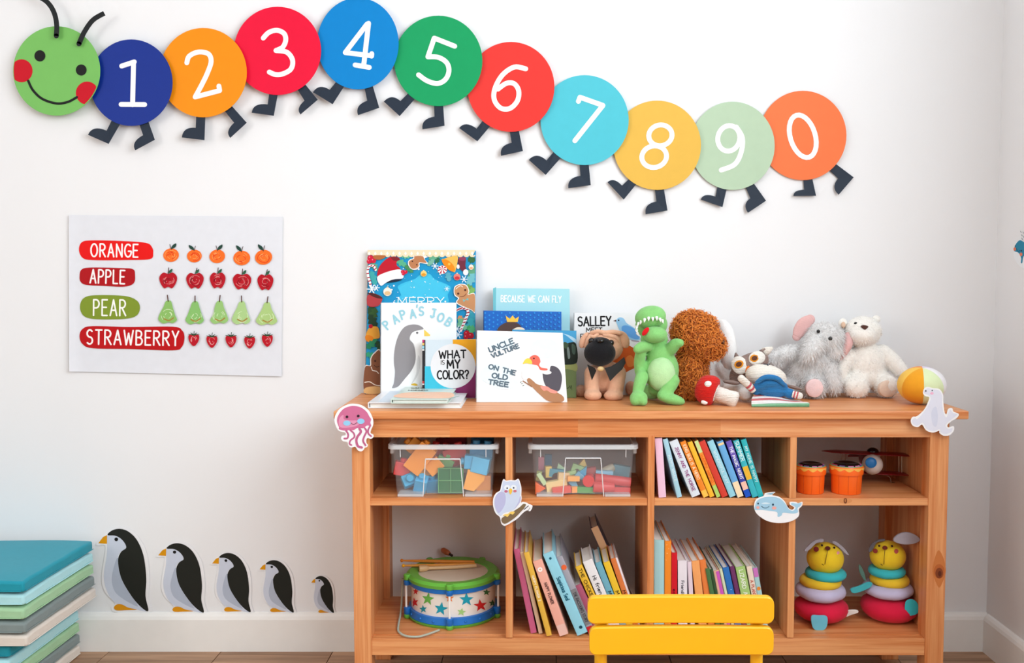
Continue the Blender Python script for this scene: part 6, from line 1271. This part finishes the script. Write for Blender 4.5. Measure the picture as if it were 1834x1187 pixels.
g = G(); g.lathe([(R_ * .99, z1 - .016), (R_ * 1.09, z1 - .014), (R_ * 1.11, z1 - .006), (R_ * 1.04, z1), (R_ * .84, z1 - .002), (R_ * .82, z1 - .006)], DM, 64, True); g.obj('top_hoop', DG_, dr, smooth=True)
g = G(); g.lathe([(R_ * .9, z0), (R_ * 1.07, z0), (R_ * 1.1, z0 + .006), (R_, z0 + .009)], DM, 64, True); g.obj('base_hoop', DG_, dr, smooth=True)
g = G(); g.lathe([(R_ * .86, z1 - .008), (R_ * .86, z1 - .005), (R_ * .5, z1 - .0045), (.001, z1 - .004)], DM, 48); g.obj('drum_skin', M((222, 210, 190), 'gloss'), dr, smooth=True)
for an in (-90, -18, 54, 126, 198):
    an += 1; rr = R_ * 1.14; x_, y_ = XD + rr * math.cos(math.radians(an)), YD + rr * math.sin(math.radians(an))
    g = G(); g.tube([(x_, y_, z0 + .012), (x_, y_, z1 - .004)], .0028, 10); g.obj('tension_rod', M((244, 244, 240), 'plastic'), dr, smooth=True)
    for zz0, zz1, c in ((z1 - .013, z1 + .001, DG_), (z1 - .026, z1 - .014, DB_), (z0 + .010, z0 + .028, DB_), (z0, z0 + .010, DG_)):
        g = G(); g.lathe([(.0075, zz0), (.009, zz0 + .002), (.009, zz1 - .002), (.007, zz1)], Matrix.Translation((x_ - math.cos(math.radians(an)) * .003, y_ - math.sin(math.radians(an)) * .003, 0)), 16); g.obj('lug', c, dr, smooth=True)
for an in range(-170, 0, 20):
    x_, y_ = XD + R_ * 1.075 * math.cos(math.radians(an)), YD + R_ * 1.075 * math.sin(math.radians(an))
    g = G(); g.ball((x_, y_, z0 + .015), .0032, nu=10, nv=8); g.obj('rivet', DB_, dr, smooth='all')
def drum_map(x, y):
    px_ = 620 + x / 4.135; py_ = 900 + y / 4.135; u = max(-.985, min(.985, (x - 765) / 312.0)); th = math.asin(u); Y_ = YD - R_ * math.cos(th)
    return Vector((XD + R_ * 1.004 * math.sin(th), YD - R_ * 1.004 * math.cos(th), W(px_, py_, Y_).z))
a = Art(drum_map, (0, -1, 0), dr, .0002, .00005)
for x, y, r, c, ro in ((508, 657, 30, (206, 36, 44), 5), (497, 738, 42, (206, 36, 44), -10), (608, 712, 50, (104, 178, 78), 8), (570, 787, 32, (34, 150, 168), -5), (705, 785, 52, (30, 158, 182), 10), (768, 706, 32, (236, 128, 52), 0), (886, 716, 52, (30, 158, 182), 0), (851, 808, 32, (164, 210, 130), 10), (982, 760, 48, (206, 42, 44), -8), (1023, 662, 30, (60, 116, 70), 5), (1062, 742, 30, (60, 116, 70), 0)):
    a.poly(star(x, y, r * (1 if abs(x - 765) < 220 else .9), ro), c); a.obj('star')
zs_ = z1 - .0035; f = lambda x, y, h=0: FL(620 + x / 4.135, 900 + y / 4.135, zs_ + h)
def stick(label, pts, rs, c, tipc=None):
    P = [f(x, y, h) for x, y, h in pts]; t = thing('drumstick', label, 'drumstick', P[0], 'drumsticks lying on the toy drum')
    g = G(); g.tube(P, rs, 12); g.obj('shaft', M(c, 'paint'), t, smooth=True); return t, P
t, P = stick('orange drumstick at the back with a round tip', [(412, 428, .012), (600, 432, .011), (950, 440, .008)], [.0022, .0042, .0048], (226, 140, 46))
g = G(); g.ball(P[0], .0042, nu=14, nv=10); g.obj('tip', M((222, 132, 30), 'paint'), t, smooth='all')
t, P = stick('yellow-tipped drumstick in the middle of the drum', [(424, 466, .010), (560, 464, .010), (955, 458, .008)], [.0022, .0040, .0048], (222, 150, 62))
g = G(); g.ball(P[0], .0044, (Matrix.Rotation(0, 3, 'Y')), 14, 10); g.obj('tip', M((236, 168, 28), 'paint'), t, smooth='all')
t, P = stick('pale wooden mallet with a flared end in front on the drum', [(612, 484, .007), (800, 477, .006), (962, 464, .006)], [.0042, .0048, .0052], (216, 178, 130))
A0, A1 = f(612, 484, .007), f(540, 488, .008); d = (A1 - A0); g = G(); g.lathe([(.0045, 0), (.0075, d.length * .3), (.0085, d.length * .7), (.0078, d.length), (.001, d.length)], Matrix.Translation(A0) @ d.to_track_quat('Z', 'Y').to_matrix().to_4x4(), 20); g.obj('flared_end', M((212, 172, 124), 'paint'), t, smooth=True)
A0, A1 = f(785, 392, .004), f(708, 345, .014); t = thing('wooden_shaker', 'small brown wooden shaker with black neck at the rear rim of the drum', 'shaker', A0)
g = G(); g.tube([A0, A0.lerp(A1, .3)], .0035, 10); g.obj('neck', M((24, 24, 26), 'plastic'), t, smooth=True); g = G(); g.tube([A0.lerp(A1, .25), A0.lerp(A1, .5), A0.lerp(A1, .85), A1], [.005, .0078, .0075, .004], 12); g.obj('grip', M((178, 96, 50), 'paint'), t, smooth='all')
pts = [(417, 560), (415, 640), (405, 800)]; Pw = [W(620 + x / 4.135, 900 + y / 4.135, YD - .02) for x, y in pts] + [FL(620 + x / 4.135, 900 + y / 4.135, ZB + .004) for x, y in ((384, 925), (400, 965), (450, 988), (530, 992), (610, 972), (690, 942))]
g = G(); g.tube(spline([tuple(v) for v in Pw], 6), .0026, 8); g.obj('carry_cord', M((176, 184, 170), 'fabric'), dr, smooth='all')

# ================================================================== ORANGE CUPS
def cup(label, cxp, basepy, rpx):
    Yf = FL(cxp, basepy, ZS).y; R = rpx / pm(Yf + .02, .62); Yc_ = Yf + R; X = XP(cxp, Yc_, .62); zt_ = W(cxp, 838, Yc_ - R).z; z0 = ZS + .0006; Mx = Matrix.Translation((X, Yc_, 0)); H = zt_ - z0
    t = thing('toy_cup', label, 'toy cup', (X, Yc_, z0), 'orange toy cups'); O = M((250, 104, 22), 'plastic')
    g = G(); g.lathe([(R * .86, z0), (R * .88, z0 + .002), (R * .93, z0 + H * .72)], Mx, 40); g.obj('cup', O, t, smooth=True)
    for an in range(-170, 0, 35):
        b = math.radians(an); g = G(); g.tube([(X + R * .885 * math.cos(b), Yc_ + R * .885 * math.sin(b), z0 + .002), (X + R * .925 * math.cos(b), Yc_ + R * .925 * math.sin(b), z0 + H * .7)], .0005, 5); g.obj('seam', M((206, 76, 16), 'plastic'), t)
    g = G(); g.lathe([(R * .93, z0 + H * .69), (R * 1.0, z0 + H * .70), (R * 1.03, zt_ - .004), (R * .98, zt_), (R * .8, zt_ - .001), (R * .8, zt_ - .004)], Mx, 48, True); g.obj('rim', O, t, smooth=True)
    n = 96; vs = []; fs = []
    for k in range(n):
        b = 2 * math.pi * k / n; dz = .0035 + .0045 * (.5 + .5 * math.cos(b * 11)); r0, r1 = R * 1.035, R * 1.025
        vs += [(X + r0 * math.cos(b), Yc_ + r0 * math.sin(b), zt_ - .0022), (X + r1 * math.cos(b), Yc_ + r1 * math.sin(b), zt_ - .0022 - dz)]
    for k in range(n): fs.append((2 * k, 2 * k + 1, (2 * k + 3) % (2 * n), (2 * k + 2) % (2 * n)))
    g = G(); g.add(vs, fs); g.obj('icing', M((250, 190, 84), 'plastic'), t, smooth='all')
    g = G(); g.torus((X, Yc_, zt_), R * .93, .0016, n=40, m=8); g.obj('icing_edge', M((120, 176, 120), 'plastic'), t, smooth='all')
    g = G(); g.lathe([(R * .8, zt_ - .003), (R * .78, zt_ + .003), (R * .62, zt_ + .0055), (R * .5, zt_ + .004), (.001, zt_ + .003)], Mx, 36); g.obj('lid', M((20, 20, 24), 'plastic', rough=.15), t, smooth=True)
    for an, c in ((-60, (222, 130, 170)), (-90, (206, 120, 176)), (-125, (130, 84, 150)), (-160, (200, 70, 110)), (-30, (110, 80, 160)), (0, (220, 110, 150)), (60, (190, 90, 140)), (120, (120, 90, 160)), (180, (210, 70, 110))):
        b0, b1 = math.radians(an - 11), math.radians(an + 11); g = G(); g.tube([(X + R * .84 * math.cos(b0 + (b1 - b0) * k / 4), Yc_ + R * .84 * math.sin(b0 + (b1 - b0) * k / 4), zt_ + .0015) for k in range(5)], .0019, 6); g.obj('sprinkle', M(c, 'plastic'), t, smooth=True)
cup('orange toy cup with dripping icing rim tight against the divider', 1453, 887, 26.5); cup('orange toy cup with dripping icing rim nearest the toy plane', 1517, 888, 29.5)

# ================================================================== TOY BIPLANE
YP = -.16; p = Px(1380, 760, 5.394, YP)
t = thing('toy_biplane', 'red toy biplane with a white eyeball nose behind the orange cups', 'toy plane', FL(1580, 873, ZS)); RDW = M((150, 22, 28), 'paint')
def wing(pts, dpth, thk):
    L, Rr = p.pt(*pts[0]), p.pt(*pts[1]); g = G(); n = 20; vs = []; fs = []; m = 10
    for i in range(n + 1):
        f_ = i / n; c = L.lerp(Rr, f_); e = math.sin(math.pi * min(1, max(0, min(f_, 1 - f_) * 5 + .02)) / 2)
        for k in range(m):
            b = 2 * math.pi * k / m; vs.append(c + Vector((0, dpth * .5 * e * math.cos(b), thk * .5 * (.35 + .65 * e) * math.sin(b))))
    for i in range(n):
        for k in range(m): fs.append((i * m + k, i * m + (k + 1) % m, (i + 1) * m + (k + 1) % m, (i + 1) * m + k))
    fs.append(tuple(range(m - 1, -1, -1))); fs.append(tuple(n * m + k for k in range(m)))
    g.add(vs, fs); g.obj('wing', RDW, t, smooth='all')
wing([(495, 255), (1475, 298)], .05, .0045); wing([(560, 440), (1415, 482)], .05, .0045)
g = G(); p.E(g, 984, 385, 97, 97, 97, -.025, nu=28, nv=18); g.obj('nose', M((236, 232, 228), 'plastic'), t, smooth='all')
disc_on(p, 972, 369, 52, 50, -.0490, (20, 130, 214), 'iris', t, (-.12, -1, .15), 'plastic', bulge=.0025, th=.004)
g = G(); c0 = p.pt(984, 385, -.02); g.tube([c0, c0 + Vector((.002, .03, 0)), c0 + Vector((.004, .07, 0)), c0 + Vector((.006, .105, .004))], [p.m(90), p.m(80), p.m(55), p.m(24)], 18); g.obj('fuselage', RDW, t, smooth='all')
g = G(); p.E(g, 988, 262, 56, 40, 50, .01); g.obj('cockpit', M((20, 20, 22), 'plastic', rough=.2), t, smooth='all')
g = G(); c1 = c0 + Vector((.006, .1, .0)); g.prism([c1 + Vector((-.035, 0, 0)), c1 + Vector((.035, 0, 0)), c1 + Vector((.025, .018, 0)), c1 + Vector((-.025, .018, 0))], (0, 0, .003)); g.obj('tail', RDW, t)
for a0, a1 in (((695, 268, -.012), (672, 445, -.012)), ((1268, 296, -.012), (1268, 462, -.012)), ((730, 268, .012), (715, 445, .012)), ((1240, 296, .012), (1240, 462, .012))):
    g = G(); g.tube([p.pt(*a0), p.pt(*a1)], .0012, 8); g.obj('strut', M((190, 180, 170), 'metal'), t, smooth=True)
for pts, wx, wy in (([(1030, 470, -.01), (1110, 490, -.01), (1155, 515, -.01), (1165, 575, -.01)], 1185, 578), ([(940, 470, -.01), (860, 488, -.01), (812, 512, -.01), (805, 575, -.01)], 790, 578)):
    g = G(); g.tube(spline([tuple(p.pt(*q)) for q in pts], 5), .0009, 8); g.obj('gear_leg', M((200, 198, 194), 'metal'), t, smooth=True)
    c = p.pt(wx, wy, -.01); r = c.z - ZS - .0008; g = G(); g.lathe([(r * .35, -.004), (r * .9, -.0045), (r, -.002), (r, .002), (r * .9, .0045), (r * .35, .004)], Matrix.Translation(c) @ Matrix.Rotation(math.pi / 2, 4, 'Y') , 24); g.obj('wheel', M((18, 18, 20), 'plastic'), t, smooth=True)

# ================================================================== STACKING RING TOYS
def ring_toy(label, basepx, basepy, Yo, rings, head, ears, face, tags):
    YFr = FL(basepx, basepy, ZB).y; Y0 = YFr + Yo; p = Px(1380, 920, 4.04, Y0); t = thing('stacking_toy', label, 'soft toy', (XP(basepx, Y0, ZB), Y0, ZB), 'plush stacking ring toys')
    for k, (x, y, rx, ry, c, wob) in enumerate(rings):
        C = p.pt(x, y, -p.m(rx) * .85); C.x = XP(1380 + x / 4.04, Y0, C.z); C.y = Y0; g = G(); r = p.m(ry)
        if k == 0:
            g.lathe([(p.m(rx) * s_, r * z_) for s_, z_ in ((.001, -1), (.45, -.98), (.75, -.8), (.94, -.4), (1, 0), (.95, .4), (.75, .75), (.4, .9), (.001, .92))], Matrix.Translation(C), 48)
            lift_ = ZB + .0008 - min(v[2] for v in g.v); g.v = [(v[0] + .0025 * math.sin(18 * math.atan2(v[1] - C.y, v[0] - C.x)) * abs(v[2] - C.z) / r * (v[0] - C.x) / p.m(rx), v[1], max(v[2] + max(0, lift_), ZB + .0008)) for v in g.v]
            g.obj('base', M(c, 'fabric'), t, smooth='all')
        else:
            g.torus(C, p.m(rx) - r * 1.25, r * 1.25, n=44, m=14, rz=r, wob=wob, seed=k); g.obj('ring', M(c, 'fabric'), t, smooth='all')
    x, y, rx, ry, ro = head; g = G(); p.E(g, x, y, rx, ry, rx * .9, 0, ro, 28, 18); YH = M((240, 206, 44), 'fabric'); g.obj('head', YH, t, smooth='all')
    g = G(); p.T(g, [(x, y + ry * .6, 0), (rings[0][0], rings[0][1], 0)], 34); g.obj('post', YH, t, smooth='all')
    def on(ex, ey): # depth offset on the head's front
        u, v = (ex - x) / rx, (ey - y) / ry; return -p.m(rx * .9) * math.sqrt(max(0, 1 - u * u - v * v))
    for nm, ex, ey, er, c in face: disc_on(p, ex, ey, er if not isinstance(er, tuple) else er[0], er if not isinstance(er, tuple) else er[1], on(ex, ey) - .0004, c, nm, t, ((ex - x) / rx * .8, on(ex, ey) / p.m(rx * .9) - .05, -(ey - y) / ry * .8), 'fabric', bulge=.0012, th=.0015)
    a = Art(lambda ex, ey: p.pt(ex, ey, on(ex, ey) - .0006), (0, -1, 0), t, .0003, .0001)
    for st in head_lines[label]: a.stroke(spline(st, 5), 4.5, (96, 60, 24), bump=False)
    a.obj('stitched_mouth')
    for nm, pts, th, c in ears:
        g = G(); g.prism([p.pt(*q) for q in [(s_[0], s_[1], pts[1]) for s_ in spline(pts[0], 4, True)]], (0, th, 0)); g.obj(nm, M(c, 'fabric'), t, bevel=.0012)
    for nm, pts, dy, th, c in tags:
        g = G(); g.prism([p.pt(s_[0], s_[1], dy) for s_ in spline(pts, 4, True)], (0, th, 0)); g.obj(nm, M(c, 'fabric'), t, bevel=.001)
LA, LB = 'yellow-headed stacking ring toy next to the divider, floppy grey ears', 'yellow-headed stacking ring toy with one raised grey ear by the right post'
head_lines = {LA: [[(413, 262), (402, 320), (392, 370)], [(372, 362), (392, 374), (410, 364)]], LB: [[(828, 260), (822, 320), (820, 370)], [(798, 364), (818, 375), (836, 366)], [(925, 268), (960, 278)], [(928, 285), (968, 300)]]}
RO, LV, YW, TQ, GY = (216, 30, 66), (196, 190, 220), (236, 196, 50), (60, 186, 196), (172, 168, 180)
ring_toy(LA, 1470, 1126, .060, [(365, 735, 195, 84, RO, 0), (362, 605, 180, 50, LV, .05), (362, 525, 150, 37, YW, .03), (398, 470, 147, 34, TQ, .03)], (396, 322, 133, 118, 0),
  [('ear', ([(245, 265), (290, 215), (330, 190), (380, 182), (380, 205), (335, 212), (290, 255), (262, 272)], -.02), .006, GY), ('ear', ([(450, 200), (480, 205), (530, 245), (568, 298), (545, 290), (500, 245), (455, 215)], -.015), .006, GY)],
  [('nose', 415, 248, (20, 15), (92, 34, 28)), ('eye', 372, 226, 8, (50, 24, 20)), ('eye', 463, 243, 8, (50, 24, 20)), ('cheek', 330, 255, 19, (120, 36, 34)), ('cheek', 492, 290, 19, (240, 160, 166))],
  [('tag', [(296, 740), (350, 735), (408, 742), (412, 800), (390, 838), (340, 845), (305, 820)], -.0685, .003, (110, 190, 214)), ('tag', [(510, 740), (555, 700), (625, 696), (634, 715), (590, 730), (540, 748)], -.03, .004, (226, 224, 220))])
ring_toy(LB, 1592, 1124, .063, [(860, 728, 205, 92, RO, 0), (848, 590, 180, 42, LV, .05), (862, 512, 140, 39, YW, .03), (840, 447, 132, 31, TQ, .03)], (848, 302, 128, 110, 0),
  [('ear', ([(712, 262), (740, 215), (790, 188), (830, 185), (820, 198), (770, 210), (740, 260), (720, 278)], -.01), .006, (110, 106, 114)), ('ear', ([(892, 195), (920, 155), (980, 135), (1045, 150), (1083, 185), (1060, 210), (1000, 222), (940, 218)], -.05), .007, GY)],
  [('nose', 828, 245, (18, 15), (110, 44, 30)), ('eye', 786, 230, 8, (60, 34, 20)), ('eye', 880, 232, 8, (60, 34, 20)), ('cheek', 757, 268, 17, (140, 54, 44)), ('cheek', 912, 272, 18, (190, 84, 80))],
  [('tag', [(978, 640), (1020, 618), (1060, 640), (1072, 690), (1055, 728), (982, 732)], -.064, .003, TQ), ('tag', [(582, 545), (640, 525), (700, 498), (735, 500), (725, 530), (660, 562), (600, 575)], -.03, .006, (70, 180, 190)), ('tag', [(640, 372), (655, 378), (680, 430), (692, 490), (670, 470), (645, 420)], -.005, .004, (92, 128, 116))])
